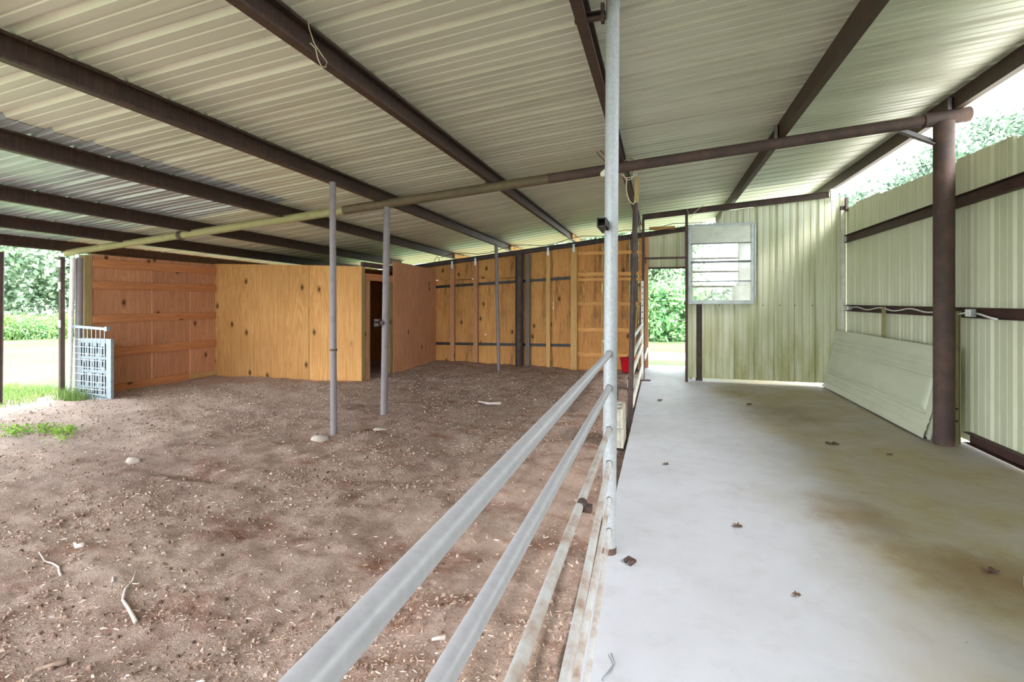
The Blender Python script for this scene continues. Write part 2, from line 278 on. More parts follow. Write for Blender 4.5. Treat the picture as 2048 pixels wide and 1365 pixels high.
# ------------------------------------------------------------------ mesh helpers
class MB:
    def __init__(s): s.v = []; s.f = []; s.sm = []
    def add(s, vs, fs, smooth=False):
        b = len(s.v); s.v += [tuple(p) for p in vs]
        for f in fs: s.f.append(tuple(b + i for i in f)); s.sm.append(smooth)
        return s
    def box(s, x0, x1, y0, y1, z0, z1):
        return s.hexa([(x0, y0, z0), (x1, y0, z0), (x1, y1, z0), (x0, y1, z0), (x0, y0, z1), (x1, y0, z1), (x1, y1, z1), (x0, y1, z1)])
    def hexa(s, p):
        return s.add(p, [(3, 2, 1, 0), (4, 5, 6, 7), (0, 1, 5, 4), (1, 2, 6, 5), (2, 3, 7, 6), (3, 0, 4, 7)])
    @staticmethod
    def basis(d, up):
        d = d.normalized(); a = d.cross(up)
        if a.length < 1e-6: a = d.cross(Vector((0, 1, 0)))
        a.normalize(); return a, a.cross(d).normalized()
    def beam(s, p0, p1, w, h, up=(0, 0, 1)):
        return s.prism([(-w / 2, -h / 2), (w / 2, -h / 2), (w / 2, h / 2), (-w / 2, h / 2)], p0, p1, up)
    def prism(s, prof, p0, p1, up=(0, 0, 1)):
        p0 = Vector(p0); p1 = Vector(p1); a, b = s.basis(p1 - p0, Vector(up)); n = len(prof)
        vs = [p0 + a * x + b * y for x, y in prof] + [p1 + a * x + b * y for x, y in prof]
        fs = [tuple(range(n))[::1], tuple(range(2 * n - 1, n - 1, -1))]
        fs += [(i, i + n, (i + 1) % n + n, (i + 1) % n) for i in range(n)]
        fs[0] = tuple(range(n)); 
        return s.add(vs, fs)
    def channel(s, p0, p1, w, h, t=0.006, lip=0.0, flip=False, up=(0, 0, 1)):
        """C section: web on -a side (a = d x up), open to +a"""
        k = -1 if flip else 1
        P = [(-w / 2, -h / 2), (w / 2, -h / 2)]
        if lip: P += [(w / 2, -h / 2 + lip), (w / 2 - t, -h / 2 + lip), (w / 2 - t, -h / 2 + t)]
        else: P += [(w / 2, -h / 2 + t)]
        P += [(-w / 2 + t, -h / 2 + t), (-w / 2 + t, h / 2 - t)]
        if lip: P += [(w / 2 - t, h / 2 - t), (w / 2 - t, h / 2 - lip), (w / 2, h / 2 - lip)]
        else: P += [(w / 2, h / 2 - t)]
        P += [(w / 2, h / 2), (-w / 2, h / 2)]
        P = [(x * k, y) for x, y in P]
        if flip: P.reverse()
        return s.prism(P, p0, p1, up)
    def tube(s, p0, p1, r, n=20, r2=None, cap=True):
        p0 = Vector(p0); p1 = Vector(p1); r2 = r if r2 is None else r2
        a, b = s.basis(p1 - p0, Vector((0, 0, 1)) if abs((p1 - p0).normalized().z) < 0.95 else Vector((0, 1, 0)))
        c = [a * math.cos(2 * PI * i / n) + b * math.sin(2 * PI * i / n) for i in range(n)]
        s.add([p0 + q * r for q in c] + [p1 + q * r2 for q in c], [(i, (i + 1) % n, (i + 1) % n + n, i + n) for i in range(n)], True)
        if cap:
            s.add([p0 + q * r for q in c], [tuple(range(n - 1, -1, -1))]); s.add([p1 + q * r2 for q in c], [tuple(range(n))])
        return s
    def path(s, pts, r, n=8, taper=None):
        pts = [Vector(p) for p in pts]; m = len(pts); vs = []; fs = []
        up = Vector((0.13, 0.31, 0.94))
        for i, p in enumerate(pts):
            d = pts[min(i + 1, m - 1)] - pts[max(i - 1, 0)]
            a, b = s.basis(d, up); rr = r if taper is None else r * taper[i]
            vs += [p + (a * math.cos(2 * PI * k / n) + b * math.sin(2 * PI * k / n)) * rr for k in range(n)]
        for i in range(m - 1):
            for k in range(n): fs.append((i * n + k, i * n + (k + 1) % n, (i + 1) * n + (k + 1) % n, (i + 1) * n + k))
        fs.append(tuple(range(n - 1, -1, -1))); fs.append(tuple((m - 1) * n + k for k in range(n)))
        return s.add(vs, fs, True)
    def lathe(s, prof, c, axis=(0, 0, 1), n=20):
        c = Vector(c); ax = Vector(axis).normalized(); a, b = s.basis(ax, Vector((0, 0, 1)) if abs(ax.z) < 0.95 else Vector((0, 1, 0)))
        vs = []; m = len(prof)
        for r, h in prof:
            for k in range(n): vs.append(c + ax * h + (a * math.cos(2 * PI * k / n) + b * math.sin(2 * PI * k / n)) * r)
        fs = [(i * n + k, i * n + (k + 1) % n, (i + 1) * n + (k + 1) % n, (i + 1) * n + k) for i in range(m - 1) for k in range(n)]
        return s.add(vs, fs, True)
    def grid(s, nx, ny, fn, smooth=False):
        vs = [fn(i, j) for j in range(ny) for i in range(nx)]
        fs = [(j * nx + i, j * nx + i + 1, (j + 1) * nx + i + 1, (j + 1) * nx + i) for j in range(ny - 1) for i in range(nx - 1)]
        return s.add(vs, fs, smooth)
    def build(s, name, mat, parent=None, bevel=0, solid=0, origin=None):
        me = bpy.data.meshes.new(name)
        a = np.array(s.v, float)
        if parent is not None: o3 = wloc(parent); 
        elif origin is not None: o3 = Vector(origin)
        else: o3 = Vector(((a[:, 0].min() + a[:, 0].max()) / 2, (a[:, 1].min() + a[:, 1].max()) / 2, a[:, 2].min()))
        if parent is None: shift = o3; loc = o3
        else:
            c = Vector(((a[:, 0].min() + a[:, 0].max()) / 2, (a[:, 1].min() + a[:, 1].max()) / 2, a[:, 2].min())); shift = c; loc = c - o3
        me.from_pydata((a - np.array(shift)).tolist(), [], s.f)
        me.polygons.foreach_set('use_smooth', s.sm); me.materials.append(M[mat]); me.update()
        o = bpy.data.objects.new(name, me); COL.objects.link(o); o.location = loc
        if parent is not None: o.parent = parent
        if solid:
            m = o.modifiers.new('thickness', 'SOLIDIFY'); m.thickness = solid; m.offset = 1
        if bevel:
            m = o.modifiers.new('bevel', 'BEVEL'); m.width = bevel; m.segments = 2; m.limit_method = 'ANGLE'
        return o
def wloc(o):
    p = Vector((0, 0, 0))
    while o is not None: p += o.location; o = o.parent
    return p
def tag(o, label=None, cat=None, group=None, kind=None):
    for k, v in (('label', label), ('category', cat), ('group', group), ('kind', kind)):
        if v: o[k] = v
    return o
def thing(name, label, cat, loc, group=None):
    o = bpy.data.objects.new(name, None); COL.objects.link(o); o.location = loc; o.empty_display_size = 0.1
    return tag(o, label, cat, group)
def struct(o, label, cat): return tag(o, label, cat, None, 'structure')
def quickmesh(name, V, F, mat, kind=None, smooth=False, origin=(0, 0, 0), parent=None):
    """numpy mesh: V (n,3), F (m,k) all faces the same size"""
    me = bpy.data.meshes.new(name); V = np.asarray(V, np.float32) - np.array(origin, np.float32); F = np.asarray(F, np.int32)
    me.vertices.add(len(V)); me.vertices.foreach_set('co', V.ravel())
    k = F.shape[1]; me.loops.add(F.size); me.loops.foreach_set('vertex_index', F.ravel())
    me.polygons.add(len(F)); me.polygons.foreach_set('loop_start', np.arange(0, F.size, k, dtype=np.int32))
    me.polygons.foreach_set('use_smooth', np.full(len(F), smooth)); me.update(calc_edges=True); me.validate()
    me.materials.append(M[mat]); o = bpy.data.objects.new(name, me); COL.objects.link(o); o.location = origin
    if parent is not None: o.parent = parent; o.location = Vector(origin) - wloc(parent)
    return o

# ------------------------------------------------------------------ roof surface
def purlin_z(x, y):                      # underside of the purlins
    k = -0.016 * min(1.0, max(0.0, (-1.5 - x) / 2.5))
    return 3.24 + 0.0925 * (x - 2.65) + k * (y - 4.0)
PH = 0.155                               # purlin depth
def sheet_z(x, y): return purlin_z(x, y) + PH + 0.004
PER = 0.3048
PROF = [(0.0, 0.032), (0.014, 0.032), (0.036, 0.0), (0.088, 0.0), (0.094, 0.006), (0.108, 0.006), (0.114, 0.0),
        (0.1908, 0.0), (0.1968, 0.006), (0.2108, 0.006), (0.2168, 0.0), (0.2688, 0.0), (0.2908, 0.032)]
def ribs(a, b, phase=0.0):
    out = []; k = math.floor((a - phase) / PER) - 1
    while phase + k * PER < b:
        for p, h in PROF:
            q = phase + k * PER + p
            if a <= q <= b: out.append((q, h))
        k += 1
    return out
def roof_patch(mb, xs, y0, y1, dz=0.0):
    ys = ribs(y0, y1)
    mb.grid(len(ys), len(xs), lambda i, j: (xs[j], ys[i][0], sheet_z(xs[j], ys[i][0]) + ys[i][1] + dz))
XR, XE = 3.24, -9.05
YB, YF = 12.6, -1.6
mb = MB()
roof_patch(mb, [-4.98, -4.4, -3.6, -2.8, -2, -1.4, 0, 1.2, 2.4, XR], YF, 5.25)
roof_patch(mb, [XE, -7.5, -6.0, -4.98, -4.4, -3.6, -2.8, -2, -1.4, 0, 1.2, 2.4, XR], 5.19, YB)
struct(mb.build('ceiling', 'roof', solid=0.0012), 'cream ribbed metal roof sheeting seen from below', 'roof')
mb = MB(); roof_patch(mb, [XE - 0.05, -7.5, -6.0, -4.62], YF, 5.4, -0.006)
struct(mb.build('ceiling_patch', 'galv_roof', solid=0.0012), 'bare silvery ribbed roof sheets lapped under the cream sheets at the low eave', 'roof')

PUR = [(-8.78, 'rust stained eave beam along the low left edge of the roof'),
       (-7.64, 'steel roof purlin next to the low eave beam'),
       (-6.39, 'steel roof purlin under the bare silvery sheets, third from the eave'),
       (-4.86, 'steel roof purlin where the silvery sheets lap the cream ones'),
       (-3.42, 'steel roof purlin over the two free standing grey poles'),
       (-1.94, 'steel roof purlin with a loop of wire hanging from it'),
       (-0.42, 'steel roof purlin passing just over the tall galvanised fence post'),
       (1.22, 'steel roof purlin with pale rust streaks, over the concrete aisle'),
       (2.75, 'steel roof purlin along the high side above the right wall')]
TY = lambda x: 5.88 + 0.037 * (x - 2.9)   # the cross pipe is set a little askew
TZ = lambda x: 3.185 + 0.0915 * (x - 2.65)
for x, lab in PUR:
    ye = 12.0 if x > -5.2 else 11.6
    r = thing('roof_purlin', lab, 'beam', (x, 5.5, purlin_z(x, 5.5)), 'steel roof purlins')
    m = MB(); n = 8; w = 0.062
    ys = [YF + (ye - YF) * i / n for i in range(n + 1)]
    for a, b in zip(ys[:-1], ys[1:]):
        if a is ys[0] or True:
            pass
    m.channel((x, YF, purlin_z(x, YF) + PH / 2), (x, ye, purlin_z(x, ye) + PH / 2), w, PH, 0.006, 0.018)
    m.build('channel', 'purlin', r)
    c = MB(); ty = TY(x); zc = purlin_z(x, ty)
    c.box(x - 0.043, x - 0.034, ty - 0.035, ty + 0.035, zc - 0.02, zc + 0.12).box(x - 0.075, x - 0.034, ty - 0.035, ty - 0.027, zc - 0.02, zc + 0.12)
    c.build('clip', 'grey_pipe' if x > 0 else 'rust', r)
    if x < 0 and x > -5:
        e = MB(); z1 = purlin_z(x, ye); e.box(x - 0.02, x + 0.02, ye - 0.6, YB - 0.05, z1 + 0.02, z1 + PH - 0.01)
        e.build('timber_tail', 'stud', r, bevel=0.003)

# ------------------------------------------------------------------ cross pipe and posts
r = thing('roof_pipe', 'long cross pipe under the purlins, khaki at its low end and rusty beyond', 'pipe', (-3, TY(-3), TZ(-3)))
P = lambda x: (x, TY(x), TZ(x))
MB().tube(P(-8.78), P(-6.55), 0.05, 24).build('low_pipe', 'khaki_pipe', r)
MB().tube(P(-6.6), P(-3.9), 0.055, 24).build('middle_pipe', 'khaki_pipe', r)
MB().tube(P(-3.95), P(-1.2), 0.0565, 24).build('middle_pipe', 'olive_pipe', r)
MB().tube(P(-1.25), P(2.5), 0.058, 24).build('high_pipe', 'rust', r)
m = MB(); m.tube(P(-6.62), P(-6.55), 0.062, 24); m.build('collar', 'rust', r)
m = MB(); m.tube(P(2.48), P(2.86), 0.07, 28); m.build('end_sleeve', 'rust', r)
r = thing('pipe_post', 'thick rust brown pipe post standing on the concrete by the right wall', 'post', (2.65, 5.86, 0))
MB().tube((2.65, 5.86, 0), (2.65, 5.86, TZ(2.65) - 0.05), 0.084, 32).build('shaft', 'rust', r)
b = MB(); p0 = Vector((2.30, 5.86, 3.10)); p1 = Vector((2.58, 5.86, 2.955))
b.prism([(-0.03, -0.03), (0.03, -0.03), (0.03, -0.022), (-0.022, -0.022), (-0.022, 0.03), (-0.03, 0.03)], p0, p1); b.build('angle_brace', 'grey_pipe', r)

def pole(name, label, base, top, rad, mat, extra=None, group=None):
    r = thing(name, label, 'pole', base, group); MB().tube(base, top, rad, 24).build('shaft', mat, r); return r
r = pole('pipe_pole', 'slim grey free standing pole in the dirt, the nearer of two', (-3.37, 4.62, -0.14), (-3.37, 4.6, purlin_z(-3.4, 4.6)), 0.034, 'grey_pipe')
MB().tube((-3.37, 4.616, 0.86), (-3.37, 4.616, 0.885), 0.038, 24).build('weld_ring', 'rust', r)
r = pole('pipe_pole', 'grey pole under the cross pipe with a small rusty latch bracket', (-3.36, 5.62, -0.14), (-3.33, TY(-3.33), TZ(-3.33) - 0.04), 0.042, 'grey_pipe')
m = MB(); m.box(-3.44, -3.385, 5.53, 5.585, 1.08, 1.12).box(-3.445, -3.435, 5.53, 5.585, 1.07, 1.17).box(-3.44, -3.385, 5.53, 5.585, 1.14, 1.17)
m.tube((-3.355, 5.58, 1.12), (-3.355, 5.56, 1.12), 0.028, 12); m.build('latch_bracket', 'rust', r)
r = pole('pipe_pole', 'slim dark pole far back in front of the plywood wall, straw at its foot', (-3.26, 10.05, -0.17), (-3.36, 10.15, purlin_z(-3.4, 10.1)), 0.036, 'grey_pipe')

# ------------------------------------------------------------------ floor, dirt, lawn
m = MB(); m.box(-0.31, 3.0, -3.0, 11.35, -0.14, 0.0)
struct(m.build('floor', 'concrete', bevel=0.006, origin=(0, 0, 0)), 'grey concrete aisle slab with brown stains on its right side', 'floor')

def vnoise(x, y, f, seed):
    """smooth value noise on numpy arrays"""
    r = np.random.default_rng(seed); T = r.random((256, 256))
    x = x * f + 100.3; y = y * f + 57.7; xi = np.floor(x).astype(int); yi = np.floor(y).astype(int)
    fx = x - xi; fy = y - yi; fx = fx * fx * (3 - 2 * fx); fy = fy * fy * (3 - 2 * fy)
    g = lambda a, b: T[a % 256, b % 256]
    return (g(xi, yi) * (1 - fx) * (1 - fy) + g(xi + 1, yi) * fx * (1 - fy) + g(xi, yi + 1) * (1 - fx) * fy + g(xi + 1, yi + 1) * fx * fy) - 0.5
def dirt_z(x, y):
    x = np.asarray(x, float); y = np.asarray(y, float)
    z = -0.055 + 0.05 * vnoise(x, y, 0.7, 1) + 0.035 * vnoise(x + 0.4 * y, y * 1.6, 1.7, 2) + 0.02 * vnoise(x, y, 4.5, 3) + 0.018 * vnoise(x, y, 11, 4) + 0.012 * vnoise(x, y, 24, 5) * (np.abs(x) < 6)
    al = 0.25 * x + 0.97 * y; ac = 0.97 * x - 0.25 * y; z = z + 0.026 * vnoise(ac * 6, al * 1.8, 1.0, 6) + 0.014 * vnoise(ac * 15, al * 5, 1.0, 7)
    z = z + 0.035 * np.exp(-((x + 5.0) ** 2 / 1.2 + (y - 10.6) ** 2 / 0.8)) - 0.03 * np.exp(-((x + 1) ** 2 / 4 + (y - 10.5) ** 2 / 2))
    z = z - 0.05 * np.exp(-(((x + 0.33) / 0.08) ** 2)) * (y > 2) - 0.02 * np.exp(-(((x + 0.4) / 0.3) ** 2))
    z = z + 0.03 * np.exp(-((x + 3.2) ** 2 + (y - 4.75) ** 2 / 0.25) / 0.12) + 0.02 * np.exp(-((x + 2.9) ** 2 / 0.2 + (y - 4.95) ** 2 / 0.03))
    # hoof scrapes
    z = z - 0.03 * np.exp(-((x + 1.95) ** 2 / 0.03 + (y - 4.55) ** 2 / 0.05)) - 0.025 * np.exp(-((x + 3.5) ** 2 / 0.5 + (y - 3.25) ** 2 / 0.006))
    return np.minimum(z, -0.012)
def axis_pts(a, b, near, fine, coarse):
    out = [a]
    while out[-1] < b:
        d = abs(out[-1] - near); out.append(out[-1] + min(coarse, fine + 0.012 * d))
    out[-1] = b; return np.array(out)
xs = -axis_pts(0.31, 9.6, 1.0, 0.02, 0.07)[::-1]; ys = axis_pts(-3.0, 11.6, 2.0, 0.02, 0.08)
X, Y = np.meshgrid(xs, ys); Z = dirt_z(X, Y); nx, ny = len(xs), len(ys)
edge = np.clip((-8.4 - X) / 1.0, 0, 1); Z = Z * (1 - edge) + edge * (-0.11)
V = np.stack([X, Y, Z], -1).reshape(-1, 3); idx = np.arange(nx * ny).reshape(ny, nx)
F = np.stack([idx[:-1, :-1], idx[:-1, 1:], idx[1:, 1:], idx[1:, :-1]], -1).reshape(-1, 4)
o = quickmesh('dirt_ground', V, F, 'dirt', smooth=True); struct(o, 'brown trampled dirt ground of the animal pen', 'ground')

m = MB(); n = 40
def lawn(i, j):
    x = -70 + 140 * i / n; y = -40 + 130 * j / n
    return (x, y, -0.16 + 0.0 * x)
m.grid(n + 1, n + 1, lawn, True); struct(m.build('lawn_ground', 'lawn', origin=(0, 0, 0)), 'mown lawn outside the open left side and the far doorway', 'lawn')
m = MB(); m.grid(30, 4, lambda i, j: (-8 + 16 * i / 29, 13.4 + 0.9 * j + 0.25 * math.sin(i * 0.9 + j), -0.14 + (0.02 if 0 < j < 3 else -0.03)), True)
struct(m.build('gravel_path', 'gravel'), 'pale gravel track crossing the lawn beyond the doorway', 'path')

# the barn's near end, behind the camera
m = MB(); xx = ribs(-0.3, 2.9, 0.0); m.grid(len(xx), 2, lambda i, j: (xx[i][0], -1.55 - xx[i][1], 0.02 if j == 0 else 2.95 + 0.0925 * (xx[i][0] + 0.3)))
struct(m.build('wall_front', 'wall_back', solid=0.0012, origin=(0, 0, 0)), 'ribbed metal wall closing the near end of the aisle', 'wall')

m = MB(); m.grid(14, 40, lambda i, j: (3.35 + 0.55 * i, -12 + 1.0 * j, -0.10 + (0.0 if 0 < i < 13 else -0.09) + 0.015 * math.sin(i * 1.7 + j * 2.3)), True)  # unseen pale strip, added to bounce light up to the right ceiling
struct(m.build('bounce_ground', 'gravel_bounce'), 'unseen pale gravel strip added outside the right wall to bounce light', 'bounce ground')

# loose shavings, clods and pebbles
def scatter(n, ymax, bias, hi=-0.34):
    out = []
    x = RNG.uniform(-8.8, hi, n * 3); y = 0.3 + (ymax - 0.3) * RNG.random(n * 3) ** bias
    d = np.exp(3.2 * vnoise(x, y, 0.9, 21) + 1.8 * vnoise(x, y, 2.7, 22)); keep = RNG.random(n * 3) < d / 2.5
    keep |= (x > -1.7) & (x < hi) & (y < 2.3) & (RNG.random(n * 3) < 0.55)
    keep &= (x > -8.3) & ((y < 7.6) | (x > -5.0)) & ((y > 5.5) | (x > -8.2))
    x, y = x[keep][:n], y[keep][:n]; return x, y
def chips(name, n, smin, smax, mat, flat, label, cat, ymax=10.7, bias=1.5):
    x, y = scatter(n, ymax, bias); n = len(x); z = dirt_z(x, y)
    L = RNG.uniform(smin, smax, n); W = np.full(n, 0.0026) if flat == 'straw' else L * RNG.uniform(0.25, 0.6, n) if flat else L * RNG.uniform(0.6, 0.95, n); H = L * (RNG.uniform(0.06, 0.14, n) if flat else RNG.uniform(0.4, 0.7, n))
    a = RNG.uniform(0, 2 * PI, n); tl = RNG.normal(0, 0.3 if flat else 0.1, n)
    ca, sa = np.cos(a), np.sin(a); pts = []
    base = [(-1, -0.6, 0), (1, -1, 0), (0.8, 1, 0), (-0.9, 0.8, 0), (-0.55, -0.35, 1), (0.6, -0.6, 1), (0.5, 0.55, 1), (-0.5, 0.45, 1)]
    jit = RNG.uniform(0.75, 1.25, (n, 8, 3))
    for k, (u, v, w) in enumerate(base):
        lx = u * L / 2 * jit[:, k, 0]; ly = v * W / 2 * jit[:, k, 1]; lz = (w - 0.15) * H * jit[:, k, 2] + u * L / 2 * np.sin(tl)
        pts.append(np.stack([x + ca * lx - sa * ly, y + sa * lx + ca * ly, z + lz + (0.15 * H)], -1))
    V = np.stack(pts, 1).reshape(-1, 3)
    f = np.array([(4, 5, 6, 7), (0, 1, 5, 4), (1, 2, 6, 5), (2, 3, 7, 6), (3, 0, 4, 7)])
    F = (np.arange(n)[:, None, None] * 8 + f[None]).reshape(-1, 4)
    tag(quickmesh(name, V, F, mat), label, cat, None, 'stuff')
chips('wood_shavings', 95000, 0.005, 0.019, 'chips', True, 'loose pale wood shavings and straw bits strewn over the dirt', 'shavings')
chips('straw_bits', 16000, 0.014, 0.045, 'chips', 'straw', 'thin pale stems of straw lying over the dirt', 'straw', 10.7, 1.2)
chips('dirt_clods', 16000, 0.005, 0.022, 'clods', False, 'small clods and crumbs of dry soil and dung on the dirt', 'clods', 10.5, 1.4)

# ------------------------------------------------------------------ right wall
m = MB(); yy = ribs(-1.5, 9.62, 0.1)
def wall_top(y):
    s = math.floor((y + 0.2) / 0.914); return 2.79 + 0.03 * (y - 5.1) + 0.018 * math.sin(s * 2.3)
zs = 5
m.grid(len(yy), zs, lambda i, j: (2.895 + yy[i][1] * 0.55, yy[i][0], 0.028 + (wall_top(yy[i][0]) - 0.028) * j / (zs - 1)))
struct(m.build('wall_right', 'wall_right', solid=0.0012, origin=(0, 0, 0)), 'pale green ribbed metal wall along the right of the aisle', 'wall')
for z0, z1, y0, lab in ((2.335, 2.45, -1.5, 'uppermost rusty steel girt along the right wall'), (1.235, 1.335, -1.5, 'middle rusty steel girt on the right wall carrying the cable and outlets'),
                        (0.02, 0.125, -1.5, 'bottom rusty steel girt just above the floor at the right wall')):
    y1 = 9.3 if z0 > 0.5 else 5.92
    m = MB().channel((2.862, y0, (z0 + z1) / 2), (2.862, y1, (z0 + z1) / 2), 0.062, z1 - z0, 0.006, 0, True)
    tag(m.build('wall_girt', 'girt'), lab, 'girt', 'steel girts on the right wall')
r = thing('angle_post', 'thin rusty angle post with bolt holes behind the thick pipe post', 'post', (2.79, 5.92, 0))
m = MB(); m.box(2.768, 2.805, 5.93, 5.937, 0.0, 1.30).box(2.80, 2.806, 5.90, 5.937, 0.0, 1.30); m.build('angle_iron', 'khaki_pipe', r)
for z in (0.22, 0.34): MB().tube((2.785, 5.932, z), (2.785, 5.925, z), 0.011, 12).build('bolt', 'black', r)
m = MB(); m.box(2.80, 2.835, 7.66, 7.70, 0.86, 1.32); tag(m.build('iron_stud', 'khaki_pipe'), 'short rusty upright iron stud between the middle girt and the leaning door panel', 'strap')  # small vertical iron stud behind the leaning panel
m = MB(); m.box(2.80, 2.85, 9.225, 9.27, 0.03, 2.86); tag(m.build('corner_post', 'white_paint'), 'thin white upright in the corner of the right and back walls', 'post')
m = MB(); m.box(2.855, 2.89, 9.2, 9.26, 2.84, 3.06); m.box(2.80, 2.90, 9.235, 9.30, 2.86, 2.93); tag(m.build('corner_bracket', 'rust'), 'small rusty plate on top of the corner post', 'bracket')
# outlets
for y, z, lab, k in ((5.76, 1.285, 'grey outlet box on the middle girt, in front of the thick pipe post', 1.0), (8.92, 1.285, 'small grey outlet box on the middle girt near the back corner', 0.85)):
    r = thing('outlet_box', lab, 'outlet', (2.815, y, z - 0.04))
    MB().box(2.795, 2.832, y - 0.055 * k, y + 0.055 * k, z - 0.038 * k, z + 0.038 * k).build('box', 'plastic_grey', r, bevel=0.004)
    f = MB().box(2.789, 2.796, y - 0.04 * k, y + 0.04 * k, z - 0.032 * k, z + 0.032 * k).build('cover_plate', 'plastic_white', r, bevel=0.002)
    for s in (-1, 1):
        MB().tube((2.790, y + s * 0.018 * k, z), (2.787, y + s * 0.018 * k, z), 0.014 * k, 14).build('receptacle', 'white_paint', f)
pts = [(2.822, 8.86 - i * 0.1, 1.29 + 0.018 * math.sin(i * 0.75)) for i in range(29)]
tag(MB().path(pts, 0.008, 8).build('outlet_cable', 'white_paint'), 'white flexible cable snaking along the middle girt from the corner to the thick post', 'cable')
pts = [(2.822, 5.70, 1.285), (2.812, 5.6, 1.275), (2.818, 5.48, 1.25), (2.835, 5.4, 1.235)]
tag(MB().path(pts, 0.010, 8).build('outlet_cable', 'white_paint'), 'short white cable leaving the outlet box nearest the camera', 'cable')
pts = [(2.81, 6.1, 1.275), (2.8, 5.95, 1.27), (2.812, 5.82, 1.285)]
tag(MB().path(pts, 0.009, 8).build('outlet_cable', 'white_paint'), 'short white cable behind the thick post feeding the nearer outlet box', 'cable')

# leaning overhead-door section
r = thing('door_section', 'pale sage garage door section leaning against the right wall, raised panel pressed in it', 'door panel', (2.6, 7.6, 0))
W, L = 0.93, 3.30; nU, nW = 260, 140
def sec(i, j):
    u = L * i / (nU - 1); w = W * j / (nW - 1)
    h = 0.0
    def groove(d, wd, dp): return -dp * math.exp(-(d / wd) ** 4)
    inside = 0.13 < u < L - 0.13 and 0.25 < w < 0.63
    du = min(u - 0.13, L - 0.13 - u); dw = min(w - 0.25, 0.63 - w); d = min(du, dw)
    h += groove(d, 0.017, 0.024)
    if d > 0.02: h += 0.014 * min(1, (d - 0.02) / 0.05)
    for g in (0.10, 0.175, 0.72, 0.78): h += groove(w - g, 0.010, 0.009)
    if w > 0.80: h += 0.006
    if w > 0.86: h -= 0.02 * (w - 0.86) / 0.07
    if u < 0.13: h -= 0.03 * (1 - u / 0.13)
    if w < 0.25: h += 0.025 * (0.25 - w) / 0.25
    if w < 0.04: h -= 0.01 * (0.04 - w) / 0.04
    t = 0.2; lean = Vector((math.sin(t), 0, math.cos(t))); nrm = Vector((-math.cos(t), 0, math.sin(t)))
    p = Vector((2.58, 9.25 - u, 0.012)) + lean * w + nrm * (0.045 + h)
    return p
MB().grid(nU, nW, sec, True).build('skin', 'door_section', r)
m = MB(); t = 0.2; lean = Vector((math.sin(t), 0, math.cos(t))); nrm = Vector((-math.cos(t), 0, math.sin(t)))
a = Vector((2.58, 9.25, 0.012)); b = Vector((2.58, 5.95, 0.012))
q = lambda base, w, h: base + lean * w + nrm * h
m.hexa([q(a, 0, 0), q(b, 0, 0), q(b, 0, 0.034), q(a, 0, 0.034), q(a, W, 0), q(b, W, 0), q(b, W, 0.024), q(a, W, 0.024)])
m.build('back_frame', 'door_section', r)
m = MB(); m.path([q(a + (b - a) * (k / 60), 0.004 + 0.006 * math.sin(k * 1.7), 0.04 + 0.008 * math.sin(k * 2.9)) for k in range(61)], 0.011, 8); m.build('bottom_seal', 'black', r)

# ------------------------------------------------------------------ back wall of the aisle with window
m = MB(); yb = 9.28
def wp(x0, x1, z0, zt):
    xx = ribs(x0, x1, 0.03); xx = [(x0, 0.0)] + xx + [(x1, 0.0)]
    m.grid(len(xx), 2, lambda i, j: (xx[i][0], yb + xx[i][1], z0 if j == 0 else (zt(xx[i][0]) if callable(zt) else zt)))
wp(0.46, 0.607, 0.055, 1.37); wp(0.703, 1.52, 0.055, 1.37)
wp(1.52, 2.875, 0.055, lambda x: min(3.08, 2.96 + 0.0925 * (x - 1.03) + (0.05 if x > 1.86 else 0.04)))
wp(0.88, 1.52, 2.68, lambda x: 2.94 + 0.0925 * (x - 1.03) if x > 1.0 else 2.75)
struct(m.build('wall_back', 'wall_back', solid=0.0012, origin=(0, 0, 0)), 'pale green ribbed metal wall across the end of the aisle', 'wall')
m = MB(); m.box(0.60, 0.712, 9.325, 9.365, 0.0, 1.37); tag(m.build('dark_stud', 'dark_steel'), 'dark timber stud showing through the slot below the window', 'stud')
# tek screws
for i, x in enumerate((0.98, 1.66, 1.92, 2.14, 2.40)):
    tag(MB().tube((x, 9.279, 1.325 + (0.0 if i else 0.0)), (x, 9.27, 1.325), 0.009, 10).build('wall_screw', 'black'), 'small dark screw head in the row across the back wall panel', 'screw', 'screws in the back wall')
# window
r = thing('window_1', 'aluminium awning window with four dusty panes at the end of the aisle', 'window', (0.99, 9.22, 1.35)); r['kind'] = 'structure'
x0, x1, z0, z1 = 0.465, 1.515, 1.355, 2.71; y0, y1 = 9.19, 9.275
m = MB(); fw = 0.045
m.box(x0, x0 + fw, y0, y1, z0, z1).box(x1 - fw, x1, y0, y1, z0, z1).box(x0 + fw, x1 - fw, y0, y1, z0, z0 + 0.055).box(x0 + fw, x1 - fw, y0, y1, z1 - 0.03, z1)
m.box(x0 - 0.012, x1 + 0.012, y0 - 0.012, y0 + 0.004, z1 - 0.006, z1 + 0.012).box(x0 - 0.02, x1 + 0.02, y0 - 0.02, y0 + 0.004, z0 - 0.012, z0 + 0.004)
m.build('window_frame', 'alu', r, bevel=0.003)
div = [z0 + 0.055, 1.734, 2.068, 2.385, z1 - 0.03]
for k, z in enumerate(div[1:-1]):
    h = 0.016 if k == 1 else 0.009
    MB().box(x0 + fw, x1 - fw, y0 + 0.015, y1 - 0.03, z - h, z + h).build('sash_bar', 'alu_dark', r)
for a, b in zip(div[:-1], div[1:]):
    MB().box(x0 + fw, x1 - fw, y0 + 0.033, y0 + 0.037, a + 0.004, b - 0.004).build('pane', 'glass', r)
MB().box(x1 + 0.004, x1 + 0.026, y0 - 0.006, y0 + 0.03, 1.42, 2.66).build('crank_rail', 'alu', r)
